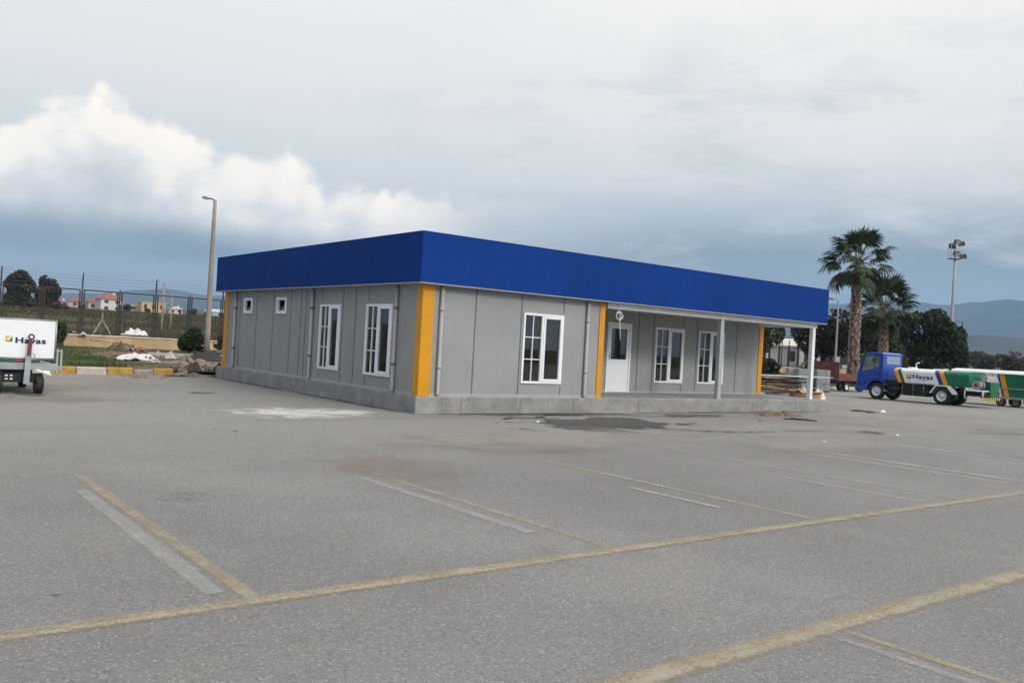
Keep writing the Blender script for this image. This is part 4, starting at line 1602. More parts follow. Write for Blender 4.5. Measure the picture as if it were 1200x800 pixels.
street_lamp('tall tapered concrete street lamp with a short arm left of the building', (4.52, 27.2, .31), 7.66, .155, .085, (-.30, .20), 'pole_concrete', None, .34)
street_lamp('thin grey street lamp just left of the tall palm', (44.6, 17.6, .2), 5.75, .085, .05, (-.30, .30), 'pipe_grey', None, .4)
street_lamp('distant thin street lamp rising from the dark trees beside the floodlight mast', (102.6, 35.9, 1.7), 6.0, .10, .06, (-.9, .75), 'dark_steel', None, .6)
street_lamp('small dark lamp post beyond the fence under the porch canopy', (70.5, 40.0, .4), 3.9, .07, .05, (.25, -.25), 'dark_steel', None, .3)

# floodlight mast
fm = thing('floodlight_mast', 'tall steel mast carrying a cage of floodlights above the dark trees', 'floodlight mast', (101.45, 36.75, 1.6))
x, y = 101.45, 36.75
mb = MB()
mb.tube([(x, y, 1.4), (x, y, 7), (x, y, 12), (x, y, 16.8)], [.24, .2, .16, .13], 12)
mb.build('pole', 'pipe_grey', fm)
mb = MB()
rv = Vector((math.cos(R(HEAD)), -math.sin(R(HEAD)), 0))
fv = Vector((math.sin(R(HEAD)), math.cos(R(HEAD)), 0))


def fp(a, b, z):
    q = Vector((x, y, 0)) + rv * a * .72 + fv * b * .72
    return (q.x, q.y, z)


for z in (15.7, 17.6):
    for (a0, b0, a1, b1) in ((-1.0, -.5, .9, -.5), (.9, -.5, .9, .5), (.9, .5, -1.0, .5), (-1.0, .5, -1.0, -.5)):
        mb.cyl(fp(a0, b0, z), fp(a1, b1, z), .035, n=6)
for (a0, b0) in ((-1, -.5), (.9, -.5), (.9, .5), (-1, .5)):
    mb.cyl(fp(a0, b0, 15.7), fp(a0, b0, 17.6), .03, n=6)
mb.build('head_frame', 'steel', fm)
mb = MB()
q = [fp(-1, -.5, 15.66), fp(.9, -.5, 15.66), fp(.9, .5, 15.66), fp(-1, .5, 15.66)]
mb.add(q + [(a, b, 15.60) for a, b, c_ in q], [(0, 1, 2, 3), (7, 6, 5, 4), (0, 4, 5, 1), (1, 5, 6, 2), (2, 6, 7, 3), (3, 7, 4, 0)])
mb.build('platform', 'dark_steel', fm)
for (a, b, z, rz) in ((-.1, -.7, 17.75, .2), (.9, -.2, 17.6, -1.0), (-.1, -.65, 16.3, .1), (1.3, -.2, 16.0, -1.0), (-.2, .7, 17.3, PI)):
    mb = MB()
    c = Vector(fp(a, b, z))
    yaw = -R(HEAD) + rz
    mb.obox(c, (.80, .32, .56), (R(28), 0, yaw))
    fl = mb.build('floodlight', 'dark_steel', fm, bevel=.05)
    mb = MB()
    n_ = (Matrix.Rotation(yaw, 3, 'Z') @ Matrix.Rotation(R(28), 3, 'X')) @ Vector((0, -1, 0))
    mb.obox(c + n_ * .175, (.68, .03, .46), (R(28), 0, yaw))
    mb.build('lens', 'pipe_grey', fl)
mb = MB()
mb.cyl((x, y, 16.8), (x, y, 18.2), .06, n=8)
mb.build('mast_head', 'steel', fm)

# poles in the field
for (a, d, h, r, lb) in ((-22.05, 80, 4.2, .10, 'taller of the two wooden poles in the field beyond the left fence'),
                         (-21.55, 96, 3.6, .09, 'shorter wooden pole in the field, just left of the street lamp')):
    p = polar(a, d)
    z = gz(p.x, p.y)
    mb = MB()
    mb.cyl((p.x, p.y, z - .3), (p.x + .03, p.y, z + h), r, r * .75, 10)
    mb.cyl((p.x, p.y, z + h - .02), (p.x, p.y, z + h + .10), r * .8, r * .5, 10)
    mb.cyl((p.x - r, p.y, z + h - .3), (p.x + r + .14, p.y, z + h - .3), .03, .03, 6)
    tag(mb.build('utility_pole', 'wood_grey', origin=(p.x, p.y, z)), lb, 'pole')

# timber props leaning together on the wall line
mb = MB()
c = Vector((1.42, 35.2, 1.75))
for dx, dy in ((-.80, -.1), (.84, -.05), (.05, .6)):
    mb.obox((c + Vector((c.x + dx, c.y + dy, .30)) - Vector((c.x, c.y, 1.75)) + Vector((0, 0, 0))).lerp(c, 0.0) * 1.0 if False else (c.x + dx / 2, c.y + dy / 2, 1.02),
            (.09, .09, 1.62), (R(-90) * 0 + math.atan2(dy, 1.5) * 1, -math.atan2(-dx, -1.5) * 0 - math.atan2(dx, 1.5), 0))
mb.obox((c.x, c.y, 1.85), (.08, .08, .6), (0, 0, 0))
tag(mb.build('timber_tripod', 'wood_grey', origin=(1.42, 35.2, .3)), 'three pale timber props leaned into a tripod behind the left fence', 'timber tripod')


def heap(name, label, cat, loc, rx, ry, h, mat, seed, n=14, rough=.35, freq=1.6):
    """an irregular mound: a disc grid lifted by a dome and noise"""
    mb = MB()
    vs, fs = [], []
    for j in range(n + 1):
        for i in range(n + 1):
            u, v = i / n * 2 - 1, j / n * 2 - 1
            d = math.hypot(u, v)
            q = max(0, 1 - d * d * (.75 + .5 * fbm(u * 1.3 + seed, v * 1.3, 2.0, 3)))
            z = h * q * (1 + rough * 2 * fbm(u * freq * 1.7 + seed, v * freq * 1.7, 1.0, 5)) - .03
            vs.append((loc[0] + u * rx, loc[1] + v * ry, loc[2] + z))
    fs = [(j * (n + 1) + i, j * (n + 1) + i + 1, (j + 1) * (n + 1) + i + 1, (j + 1) * (n + 1) + i) for j in range(n) for i in range(n)]
    mb.add(vs, fs)
    return tag(mb.build(name, mat, origin=loc), label, cat)


heap('tarp_heap', 'crumpled white tarpaulin heap lying in the field behind the fence', 'tarpaulin', (6.2, 47.2, .62), 1.0, .6, .55, 'heap_white', 4, 20, .45, 1.5)
heap('soil_heap', 'long low bank of dug earth under the white tarpaulin heap', 'soil heap', (6.4, 45.6, .5), 2.4, .9, .32, 'soil', 9)

# ------------------------------------------------------------------ far houses
def house(name, label, azd, d, rot, w_, dp, h, rh, wm, rm, nwin=2, hip=True, storeys=1, group=None, z=None):
    p = polar(azd, d)
    zb = gz(p.x, p.y) - .2 if z is None else z
    ho = thing(name, label, 'house', (p.x, p.y, zb), group)
    ho.rotation_euler = (0, 0, R(-HEAD - azd + rot))

    def loc(mb, nm, mt, par=ho):
        me = mb.build(nm, mt, None)
        me.parent = par
        return me
    mb = MB()
    mb.box(-w_ / 2, w_ / 2, -dp / 2, dp / 2, 0, h)
    loc(mb, 'wall', wm)
    mb = MB()
    e = .35
    a, b = w_ / 2 + e, dp / 2 + e
    if rh > 0:
        k = (a - b * .9) if hip else a
        k = max(k, .2)
        mb.add([(-a, -b, h + .01), (a, -b, h + .01), (a, b, h + .01), (-a, b, h + .01), (-k, 0, h + rh), (k, 0, h + rh)],
               [(0, 1, 5, 4), (1, 2, 5), (2, 3, 4, 5), (3, 0, 4), (3, 2, 1, 0)])
    else:
        mb.box(-a + .2, a - .2, -b + .2, b - .2, h + .01, h + .25)
    rf = loc(mb, 'roof', rm)
    if rh > 0:
        mb = MB()
        mb.box(w_ * .15, w_ * .15 + .5, -.2, .3, h + rh * .4, h + rh + .5)
        c = mb.build('chimney', wm, None)
        c.parent = rf
    for s in range(storeys):
        hs = h / storeys
        for i in range(nwin):
            u = -w_ / 2 + w_ * (i + .5) / nwin
            mb = MB()
            mb.box(u - .5, u + .5, -dp / 2 - .03, -dp / 2 + .02, s * hs + hs * .38, s * hs + hs * .82)
            loc(mb, 'window', 'house_window')
    mb = MB()
    mb.box(w_ / 2 - 1.1, w_ / 2 - .3, -dp / 2 - .045, -dp / 2 + .02, 0, 2.0)
    loc(mb, 'door', 'house_window' if wm != 'house_yellow' else 'roof_tile')
    return ho


house('house', 'white two storey house with a red hipped roof on the plain behind the fence', -25.05, 262, 18, 5.6, 5.0, 3.3, 1.6, 'house_white', 'roof_tile', 2, True, 2)
house('house', 'long red roofed house lower than and left of the white one', -25.75, 275, 10, 4.5, 4.5, 2.6, 1.5, 'house_pink', 'roof_tile', 2)
house('house', 'yellow flat roofed house between the wooden poles and the white house', -22.65, 330, 12, 8.0, 5.0, 3.4, 0, 'house_yellow', 'house_yellow', 3, True)
house('house', 'low yellow house with a pale roof left of the taller yellow one', -23.4, 335, -8, 5.0, 4.0, 2.1, 0, 'house_yellow', 'house_white', 2, True)
house('house', 'small white house left of the street lamp on the far plain', -21.3, 320, 5, 4.2, 3.5, 1.9, .9, 'house_white', 'house_pink', 2, True)
house('house', 'white shed with a grey roof right behind the street lamp pole', -18.9, 300, -12, 6.0, 4.0, 2.2, 1.0, 'house_white', 'zinc', 2, False)
house('house', 'small white house at the left end of the far village', -27.6, 300, 8, 3.2, 3.2, 2.0, .8, 'house_white', 'roof_tile', 1, True)
house('house', 'pale house with a dull red roof in the middle of the far village', -26.8, 320, -10, 4.0, 3.2, 2.0, 1.1, 'house_pink', 'roof_tile', 1, True)
house('house', 'white gabled shed beyond the fence seen under the canopy', 18.3, 120, -16, 5.5, 6, 3.0, 1.1, 'house_white', 'house_white', 1, False)
house('house', 'long white building with a red roof beyond the fence behind the porch post', 17.2, 135, 6, 9.0, 6, 2.7, .9, 'house_white', 'roof_tile', 3, False)
house('house', 'long white wall of a building behind the spreading tree', 20.4, 118, 4, 8.5, 6, 3.1, .0, 'house_white', 'zinc', 4, True)
for i, (a, d, s) in enumerate([(29.55, 1500, 9.0), (30.3, 1480, 7.0), (28.6, 1700, 7.0), (31.2, 1400, 6.0)]):
    house('house', ['longest white house on the slope above the cart', 'small white house right of the long one on the slope', 'tiny white house left of the long one on the slope',
                    'white house at the right edge of the far slope'][i], a, d, 10 * i, s, 6, 3.0, 1.5, 'house_white', 'roof_tile', 2)


# ------------------------------------------------------------------ vehicles
def lettering(text, width, height, thick, mat, parent, mat4, bold=.0, shear=0.0, fat=.006):
    cu = bpy.data.curves.new('lettering', 'FONT')
    cu.body = text
    cu.size = 1.0
    cu.offset = bold
    cu.extrude = .01
    cu.shear = shear
    cu.space_character = 1.08
    o = bpy.data.objects.new('lettering', cu)
    col.objects.link(o)
    bpy.context.view_layer.update()
    dg = bpy.context.evaluated_depsgraph_get()
    me = bpy.data.meshes.new_from_object(o.evaluated_get(dg))
    bpy.data.objects.remove(o)
    xs_ = [v.co.x for v in me.vertices]
    ys_ = [v.co.y for v in me.vertices]
    x0_, x1_, y0_, y1_ = min(xs_), max(xs_), min(ys_), max(ys_)
    for v in me.vertices:
        v.co = Vector(((v.co.x - x0_) / (x1_ - x0_) * width, (v.co.y - y0_) / (y1_ - y0_) * height, v.co.z / .01 * thick))
    vs, fs = [], []
    for k, (ux, uy) in enumerate(((0, 0), (1, 0), (-1, 0), (.7, .7), (-.7, -.7), (.7, -.7), (-.7, .7))):
        k0 = len(vs)
        for v in me.vertices:
            vs.append((v.co.x + ux * fat, v.co.y + uy * fat * .6, v.co.z + k * .0003))
        fs += [tuple(i + k0 for i in f.vertices) for f in me.polygons]
    me = bpy.data.meshes.new('lettering')
    me.from_pydata(vs, [], fs)
    me.materials.append(M[mat])
    ob = bpy.data.objects.new('lettering', me)
    col.objects.link(ob)
    ob.parent = parent
    ob.matrix_local = mat4
    return ob


def wheel(parent, c, r, w_, axis='x', rim='rim', name='wheel', rr=.58):
    """tyre with a rounded tread, dished rim and hub"""
    def P(a, rad, t_):
        q = (math.cos(a) * rad, math.sin(a) * rad)
        return (c[0] + t_, c[1] + q[0], c[2] + q[1]) if axis == 'x' else (c[0] + q[0], c[1] + t_, c[2] + q[1])

    def lathe(prof_, n=28):
        mb = MB()
        vs, fs = [], []
        k = len(prof_)
        for i in range(n):
            a = 2 * PI * i / n
            for rad, t_ in prof_:
                vs.append(P(a, rad, t_))
        for i in range(n):
            for j in range(k - 1):
                fs.append((i * k + j, i * k + j + 1, ((i + 1) % n) * k + j + 1, ((i + 1) % n) * k + j))
        mb.add(vs, fs, 0, True)
        return mb
    h = w_ / 2
    ri = r * rr
    tyre = lathe([(ri, -h * .8), (r * .82, -h), (r * .95, -h * .9), (r, -h * .55), (r, h * .55), (r * .95, h * .9), (r * .82, h), (ri, h * .8), (ri, -h * .8)])
    wo = tyre.build(name, 'rubber', parent)
    for s in (-1, 1):
        rimm = lathe([(ri * 1.02, s * h * .8), (ri * .9, s * h * .72), (ri * .8, s * h * .3), (ri * .42, s * h * .32), (ri * .36, s * h * .62), (.001, s * h * .66)], 24)
        for i in range(6):
            a = 2 * PI * i / 6
            p = P(a, ri * .56, s * h * .32)
            q = P(a, ri * .56, s * h * .40)
            rimm.cyl(p, q, ri * .06, n=6)
        rimm.build('rim', rim, wo)
    return wo


# --- blue lorry with a water tank
TX0, TX1 = 29.22, 30.95
T = thing('service_truck', 'blue cab service truck with a white and green striped tank', 'truck', ((TX0 + TX1) / 2, 4.3, 0))
arch = []
for k in range(13):
    a = PI * (1.02 - k / 12 * 1.0)
    arch.append((5.9 + .50 * math.cos(a), .40 + .50 * math.sin(a)))
arch = [p for p in arch if p[1] > .44]
cabp = [(5.58, .74)] + [p for p in arch if p[0] > 5.60 and p[1] > .5] + [(6.42, .40), (6.86, .40), (6.93, .52), (6.93, .95), (6.88, 1.28), (6.56, 2.08), (6.44, 2.19), (6.2, 2.235), (5.72, 2.24), (5.60, 2.18)]
mb = MB()
mb.prism(cabp, 'x', TX0, TX1)
cab = mb.build('cab', 'truck_blue', T, bevel=.045)
for sx, xx in ((-1, TX0), (1, TX1)):
    o_ = sorted((xx + sx * .004, xx + sx * .018))
    mb = MB()
    mb.prism([(6.66, 1.30), (6.50, 1.98), (6.44, 2.05), (5.84, 2.06), (5.80, 2.0), (5.80, 1.58), (6.1, 1.42)], 'x', *o_)
    mb.build('side_window', 'cab_glass', cab)
    mb = MB()
    o2 = sorted((xx + sx * .002, xx + sx * .010))
    dpoly = [(6.74, 1.0), (6.70, 1.26), (6.50, 2.08), (5.76, 2.12), (5.72, 1.0), (6.0, .96), (6.3, .92), (6.5, .70), (6.72, .62)]
    # thin shut line round the door
    for (p, q) in zip(dpoly, dpoly[1:] + dpoly[:1]):
        mb.cyl((o2[0 if sx < 0 else 1], p[0], p[1]), (o2[0 if sx < 0 else 1], q[0], q[1]), .012, n=4)
    d_ = mb.build('door', 'black', cab)
    mb = MB()
    mb.box(*sorted((xx + sx * .004, xx + sx * .035)), 5.84, 5.98, 1.22, 1.27)
    mb.build('handle', 'black', d_)
    mb = MB()
    mb.cyl((xx + sx * .01, 6.72, 1.5), (xx + sx * .20, 6.86, 1.62), .014, n=6)
    mb.obox((xx + sx * .22, 6.88, 1.68), (.16, .06, .34), (0, 0, sx * -.2))
    mb.build('mirror', 'black', cab, bevel=.015)
    mb = MB()
    mb.obox((xx - sx * .22, 6.935, .78), (.30, .03, .18), (0, 0, 0))
    mb.build('headlight', 'lamp_glass', cab, bevel=.01)
mb = MB()
n_ = Vector((0, .80, .32)).normalized() * .006
mb.prism([(6.858 + n_.y, 1.34 + n_.z), (6.585 + n_.y, 2.03 + n_.z), (6.595 + n_.y, 2.035 + n_.z), (6.87 + n_.y, 1.345 + n_.z)], 'x', TX0 + .12, TX1 - .12)
mb.build('windscreen', 'cab_glass', cab)
mb = MB()
mb.box(TX0 + .28, TX1 - .22, 5.578, 5.596, 1.70, 2.06)
rw = mb.build('rear_window', 'bright_glass', cab, bevel=.006)
mb = MB()
mb.box(TX0 + .02, TX1 - .02, 6.90, 7.0, .36, .52)
mb.build('front_bumper', 'truck_blue', T, bevel=.02)
mb = MB()
mb.box(TX0 + .45, TX1 - .45, 1.3, 6.6, .50, .68)
mb.box(TX0 + .30, TX1 - .30, 5.05, 5.55, .45, .95)
mb.build('chassis', 'black', T)
mb = MB()
mb.box(TX0 + .08, TX0 + .48, 3.42, 4.70, .30, .84)
mb.build('side_locker', 'black', T, bevel=.02)
mb = MB()
mb.box(TX1 - .48, TX1 - .08, 3.42, 4.70, .30, .84)
mb.build('side_locker', 'black', T, bevel=.02)

mb = MB()
mb.cyl((TX0 + .25, 4.80, .55), (TX0 + .25, 5.35, .55), .17, n=14)
mb.box(TX0 + .1, TX0 + .4, 4.85, 5.3, .75, .98)
mb.build('air_tank', 'black', T)
for yy, wd in ((5.9, .24), (2.80, .26)):
    for xx in (TX0 + .14, TX1 - .14):
        wheel(T, (xx, yy, .395), .395, wd)
for xx in (TX0 + .44, TX1 - .44):
    wheel(T, (xx, 2.80, .395), .395, .22)

# tank: a rounded box lofted along y with slanting colour bands
KS = .42


def tank_section():
    x0_, x1_, zb_, zt_ = TX0 + .0, TX1 - .0, .86, 1.56
    pts = [(x0_ + .05, zb_), (x0_, zb_ + .05), (x0_, 1.40), (x0_ + .06, 1.485), (x0_ + .22, 1.53), (x0_ + .5, zt_)]
    pts += [(x1_ - (p[0] - x0_), p[1]) for p in reversed(pts)]
    return pts


sec = tank_section()
bands = [(4.80, 4.62, 1), (4.62, 4.47, 4), (4.47, 2.90, 0), (2.90, 2.70, 2), (2.70, 2.50, 1), (2.50, 1.60, 3)]
mb = MB()
cols = [bands[0][0]] + [b[1] for b in bands]
ns = len(sec)
vs = []
for k, yb in enumerate(cols):
    last = k == len(cols) - 1
    for (xx, z) in sec:
        yy = yb + (z - .86) * (KS if not last else .05)
        vs.append((xx, yy, z))
fs, ms = [], []
for k, b in enumerate(bands):
    for i in range(ns):
        j = (i + 1) % ns
        mb_i = b[2]
        # the lid stays white over the tank, pale green at the back
        fs.append((k * ns + i, k * ns + j, (k + 1) * ns + j, (k + 1) * ns + i))
        ms.append(b[2] if b[2] not in (1, 2, 4) or i not in (4, 5, 6) else 0)
mb.v = vs
mb.f = fs + [tuple(range(ns)), tuple((len(cols) - 1) * ns + i for i in range(ns))]
mb.mi = ms + [0, 3]
mb.sm = [False] * len(mb.f)
tank = mb.build('tank', ['truck_white', 'stripe_orange', 'stripe_blue', 'truck_green', 'dark_green'], T)
mb = MB()
mb.cyl((30.0, 4.55, 1.55), (30.0, 4.55, 1.62), .20, n=18)
mb.build('hatch', 'truck_white', tank)
mb = MB()
mb.cyl((30.0, 3.3, 1.55), (30.0, 3.3, 1.60), .26, n=18)
mb.box(29.75, 30.25, 3.0, 3.25, 1.57, 1.61)
mb.build('hatch', 'truck_white', tank)
mb = MB()
mb.tube([(30.3, 4.55, 1.5), (30.3, 4.55, 1.80), (30.3, 4.50, 1.83), (30.3, 4.40, 1.83)], .028, 8)
mb.build('grab_rail', 'truck_white', tank)
mx = Matrix(((0, 0, -1, TX0 - .006), (-1, 0, 0, 4.13), (0, 1, 0, 1.10), (0, 0, 0, 1)))
lettering('Havas', .92, .185, .003, 'navy', T, Matrix.Translation(-T.location) @ mx, .0, .0, .010)
mb = MB()
mb.box(TX0 - .007, TX0 - .002, 4.22, 4.42, 1.09, 1.28)
lg = mb.build('emblem', 'logo_green', T)
mb = MB()
mb.prism([(4.40, 1.25), (4.36, 1.27), (4.24, 1.27), (4.30, 1.12), (4.36, 1.12)], 'x', TX0 - .011, TX0 - .0075)
mb.build('emblem_mark', 'logo_yellow', lg)
mb = MB()
mb.prism([(4.36, 1.20), (4.34, 1.17), (4.26, 1.24), (4.27, 1.26), (4.335, 1.20), (4.35, 1.215)], 'x', TX0 - .014, TX0 - .0115)
mb.build('emblem_tick', 'panel_white', lg)
mb = MB()
mb.box(TX0 - .006, TX0 - .002, 3.52, 3.72, 1.03, 1.05)
mb.build('small_print', 'navy', T)
# white angular mudguards over the rear wheels
for xa, xb in ((TX0 - .02, TX0 + .60), (TX1 - .60, TX1 + .02)):
    poly = [(3.34, .50), (3.08, .88), (2.55, .88), (2.24, .50)]
    inn = [(3.28, .50), (3.05, .83), (2.58, .83), (2.30, .50)]
    mb = MB()
    for i in range(3):
        mb.prism([poly[i], poly[i + 1], inn[i + 1], inn[i]], 'x', xa, xb)
    mb.prism([(2.55, .88), (2.24, .50), (2.10, .50), (2.10, .60), (2.42, .88)], 'x', xa, xa + .03)
    mb.build('mudguard', 'truck_white', T)
mb = MB()
mb.tube([(TX0 - .01, 4.78, .62), (TX0 - .015, 4.4, .48), (TX0 - .015, 4.0, .52), (TX0 - .015, 3.5, .46), (TX0 + .02, 3.36, .62)], .028, 8)
mb.build('hose', 'rubber', T)
mb = MB()
mb.box(TX0 - .03, TX0 + .25, 5.36, 5.56, .42, .46)
mb.build('cab_step', 'steel', T)
for yy in (3.55, 4.5):
    MB().box(TX0 - .006, TX0 - .001, yy - .05, yy + .05, .885, .915).build('side_reflector', 'stripe_orange', T)
for yy in (3.45, 3.95, 4.45):
    MB().box(TX0 + .073, TX0 + .079, yy + .18, yy + .20, .34, .80).build('locker_seam', 'steel', T)
# rear gear: platform, hose reel, controls, green locker, chevron bar, guard frame
mb = MB()
mb.box(TX0 + .05, TX0 + .78, 1.02, 1.62, .50, .56)
mb.build('rear_platform', 'black', T)
mb = MB()
mb.box(TX0 + .80, TX1 - .06, 1.03, 1.46, .40, 1.14)
mb.build('rear_locker', 'truck_green', T, bevel=.03)
mb = MB()
mb.box(TX0 + .62, TX1 - .30, 1.12, 1.40, 1.142, 1.40)
mb.cyl((TX0 + .85, 1.26, 1.38), (TX0 + .85, 1.26, 1.50), .05)
mb.cyl((TX0 + 1.15, 1.26, 1.38), (TX0 + 1.15, 1.26, 1.46), .07)
mb.build('control_panel', 'pipe_grey', T, bevel=.02)
mb = MB()
mb.cyl((TX0 + .10, 1.35, .98), (TX0 + .16, 1.35, .98), .21, n=24)
mb.cyl((TX0 + .46, 1.35, .98), (TX0 + .52, 1.35, .98), .21, n=24)
mb.cyl((TX0 + .16, 1.35, .98), (TX0 + .46, 1.35, .98), .15, n=20)
hr_ = mb.build('hose_reel', 'steel', T)
mb = MB()
mb.cyl((TX0 + .07, 1.35, .98), (TX0 + .11, 1.35, .98), .07, n=14)
mb.build('reel_hub', 'red_dull', hr_)
mb = MB()
pts = [(TX0 + .02, 1.78, .40), (TX0 + .02, 1.78, .74), (TX0 + .02, 1.02, .74), (TX0 + .02, 1.02, .40), (TX0 + .02, 1.78, .40)]
for p, q in zip(pts[:-1], pts[1:]):
    mb.cyl(p, q, .025, n=8)
mb.cyl((TX0 + .02, 1.02, .74), (TX0 + .55, 1.02, .74), .025, n=8)
mb.cyl((TX0 + .02, 1.02, .40), (TX0 + .55, 1.02, .40), .025, n=8)
mb.build('guard_frame', 'truck_white', T)
mb = MB()
nb = 16
for i in range(nb):
    xa, xb = TX0 + .03 + (TX1 - TX0 - .06) * i / nb, TX0 + .03 + (TX1 - TX0 - .06) * (i + 1) / nb
    mb.add([(xa, .97, .34), (xb, .97, .34), (xb + .06, .97, .46), (xa + .06, .97, .46), (xa, 1.01, .34), (xb, 1.01, .34), (xb + .06, 1.01, .46), (xa + .06, 1.01, .46)],
           [(0, 1, 2, 3), (4, 7, 6, 5), (0, 4, 5, 1), (3, 2, 6, 7), (1, 5, 6, 2), (0, 3, 7, 4)], i % 2)
mb.build('rear_bumper', ['bumper_yellow', 'black'], T)
for xx in (TX0 + .12, TX1 - .12):
    mb = MB()
    mb.box(xx - .08, xx + .08, .985, 1.019, .60, .70)
    mb.build('tail_light', 'red', T)


# --- covered cart beyond the truck
def covered_cart(label, y0_, y1_, x0_, x1_, zt_, white_first=True, group='covered carts behind the truck'):
    c = thing('luggage_cart', label, 'cart', ((x0_ + x1_) / 2, (y0_ + y1_) / 2, 0), group)
    zb_ = .46
    mb = MB()
    # side panels: white, slanting blue and orange bands, green; near and far side
    L = y1_ - y0_
    k = .28
    e = [y1_, y0_ + L * .365, y0_ + L * .335, y0_ + L * .275, y0_]
    mats_ = [0, 1, 2, 3]
    for xx in (x0_, x1_ - .03):
        for i in range(4):
            a_, b_ = e[i], e[i + 1]
            ka = 0 if i == 0 else k
            kb = 0 if i == 3 else k
            mb.add([(xx, a_ - ka * 0, zb_), (xx, b_, zb_), (xx, b_ + kb, zt_ - .16), (xx, a_ + ka, zt_ - .16),
                    (xx + .03, a_, zb_), (xx + .03, b_, zb_), (xx + .03, b_ + kb, zt_ - .16), (xx + .03, a_ + ka, zt_ - .16)],
                   [(0, 1, 2, 3), (4, 7, 6, 5), (0, 4, 5, 1), (3, 2, 6, 7), (0, 3, 7, 4), (1, 5, 6, 2)], mats_[i])
    mb.box(x0_ + .03, x1_ - .03, y0_, y0_ + .03, zb_, zt_ - .16, 3)
    mb.box(x0_ + .03, x1_ - .03, y1_ - .03, y1_, zb_, zt_ - .16, 0)
    mb.build('body', ['panel_white', 'stripe_blue', 'stripe_orange', 'truck_green'], c)
    mb = MB()
    xm = (x0_ + x1_) / 2
    mb.prism([(x0_ - .08, zt_ - .158), (x0_ + .02, zt_ - .06), (xm - .3, zt_), (xm + .3, zt_), (x1_ - .02, zt_ - .06), (x1_ + .08, zt_ - .158)], 'y', y0_ - .08, y1_ + .15)
    mb.build('roof', 'truck_white', c)
    mb = MB()
    for z in (.86,):
        mb.box(x0_ - .03, x0_ - .002, y0_, y1_, z - .025, z + .025)
    mb.box(x0_ - .02, x1_ + .02, y0_ - .02, y1_ + .02, zb_ - .10, zb_ - .002)
    for yy in (y0_ + .02, (y0_ + y1_) / 2, y1_ - .02):
        mb.box(x0_ - .028, x0_ - .003, yy - .02, yy + .02, zb_, .834)
        mb.box(x0_ - .028, x0_ - .003, yy - .02, yy + .02, .886, zt_ - .17)
    mb.build('frame', 'steel', c)
    return c


c = covered_cart('white roofed green cart with slanted stripes parked just behind the truck', .75, 4.3, 33.6, 35.2, 1.70)
for yy in (2.12, 1.45):
    for xx in (33.72, 35.08):
        wheel(c, (xx, yy, .225), .225, .12, 'x', 'rim_rust')
mb = MB()
mb.tube([(34.4, .75, .4), (34.4, .1, .3), (34.4, -.3, .45)], .03, 8)
mb.build('tow_bar', 'steel', c)
c = covered_cart('green cart at the right edge of the photo beyond the striped one', -3.4, .55, 36.4, 38.0, 1.78)
for yy in (-.2, -2.6):
    for xx in (36.52, 37.88):
        wheel(c, (xx, yy, .225), .225, .12, 'x', 'rim_rust')

# --- brown flat trailer behind the cab
F_ = thing('flat_trailer', 'rusty brown flat trailer with a headboard left of the truck cab', 'trailer', (36.8, 12.2, 0))
mb = MB()
mb.box(35.0, 38.8, 11.4, 13.0, .62, .72)
mb.build('bed', 'trailer_brown', F_)
mb = MB()
for k in range(3):
    mb.box(35.05, 38.75, 11.40, 11.45, .74 + k * .10, .82 + k * .10)
    mb.box(35.05, 38.75, 12.95, 13.0, .74 + k * .10, .82 + k * .10)
mb.build('side_board', 'trailer_brown', F_)
mb = MB()
mb.box(35.0, 35.06, 11.4, 13.0, .74, 1.68)
mb.build('headboard', 'trailer_brown', F_)
mb = MB()
mb.box(35.2, 38.6, 11.7, 12.7, .44, .60)
mb.build('chassis', 'black', F_)
for xx in (36.0, 37.5):
    for yy in (11.55, 12.85):
        wheel(F_, (xx, yy, .27), .27, .18, 'y', 'rim')

# --- white cart at the left edge
Lx0, Lx1, Ly = -7.52, -6.20, 4.75
K = thing('luggage_cart', 'white panelled cart with an upright tow bar at the left edge', 'cart', ((Lx0 + Lx1) / 2, 6.0, 0))
Lb = 7.3
mb = MB()
mb.box(Lx0 + .03, Lx1 - .03, Ly, Ly + .03, .77, 1.56)
pa = mb.build('front_panel', 'panel_white', K, bevel=.006)
mb = MB()
mb.box(Lx0 + .02, Lx0 + .05, Ly + .04, Lb, .77, 1.54)
mb.box(Lx1 - .05, Lx1 - .02, Ly + .04, Lb, .77, 1.54)
mb.build('side_panel', 'panel_white', K)
mb = MB()
mb.box(Lx0 + .05, Lx1 - .05, Lb - .03, Lb, .77, 1.54)
mb.build('rear_panel', 'truck_green', K)
mb = MB()
s = .018
for a, b in (((Lx0 + .01, Ly + .015, 1.575), (Lx1 - .01, Ly + .015, 1.575)), ((Lx0 + .01, Ly + .015, .755), (Lx1 - .01, Ly + .015, .755)),
             ((Lx0 + .01, Ly + .015, .755), (Lx0 + .01, Ly + .015, 1.575)), ((Lx1 - .01, Ly + .015, .755), (Lx1 - .01, Ly + .015, 1.575)),
             ((Lx1 - .01, Ly + .015, 1.575), (Lx1 - .01, Lb, 1.575)), ((Lx0 + .01, Ly + .015, 1.575), (Lx0 + .01, Lb, 1.575)),
             ((Lx1 - .01, Lb, .6), (Lx1 - .01, Lb, 1.575)), ((Lx0 + .01, Lb, .6), (Lx0 + .01, Lb, 1.575)), ((Lx0 + .01, Lb, 1.575), (Lx1 - .01, Lb, 1.575))):
    mb.cyl(a, b, s, n=8)
mb.build('panel_frame', 'steel', K)
mb = MB()
mb.box(Lx0 - .02, Lx1 + .01, Ly - .06, Ly - .005, .52, .66)
mb.box(Lx0 - .02, Lx0 + .05, Ly - .004, Lb, .52, .64)
mb.box(Lx1 - .06, Lx1 + .01, Ly - .004, Lb, .52, .64)
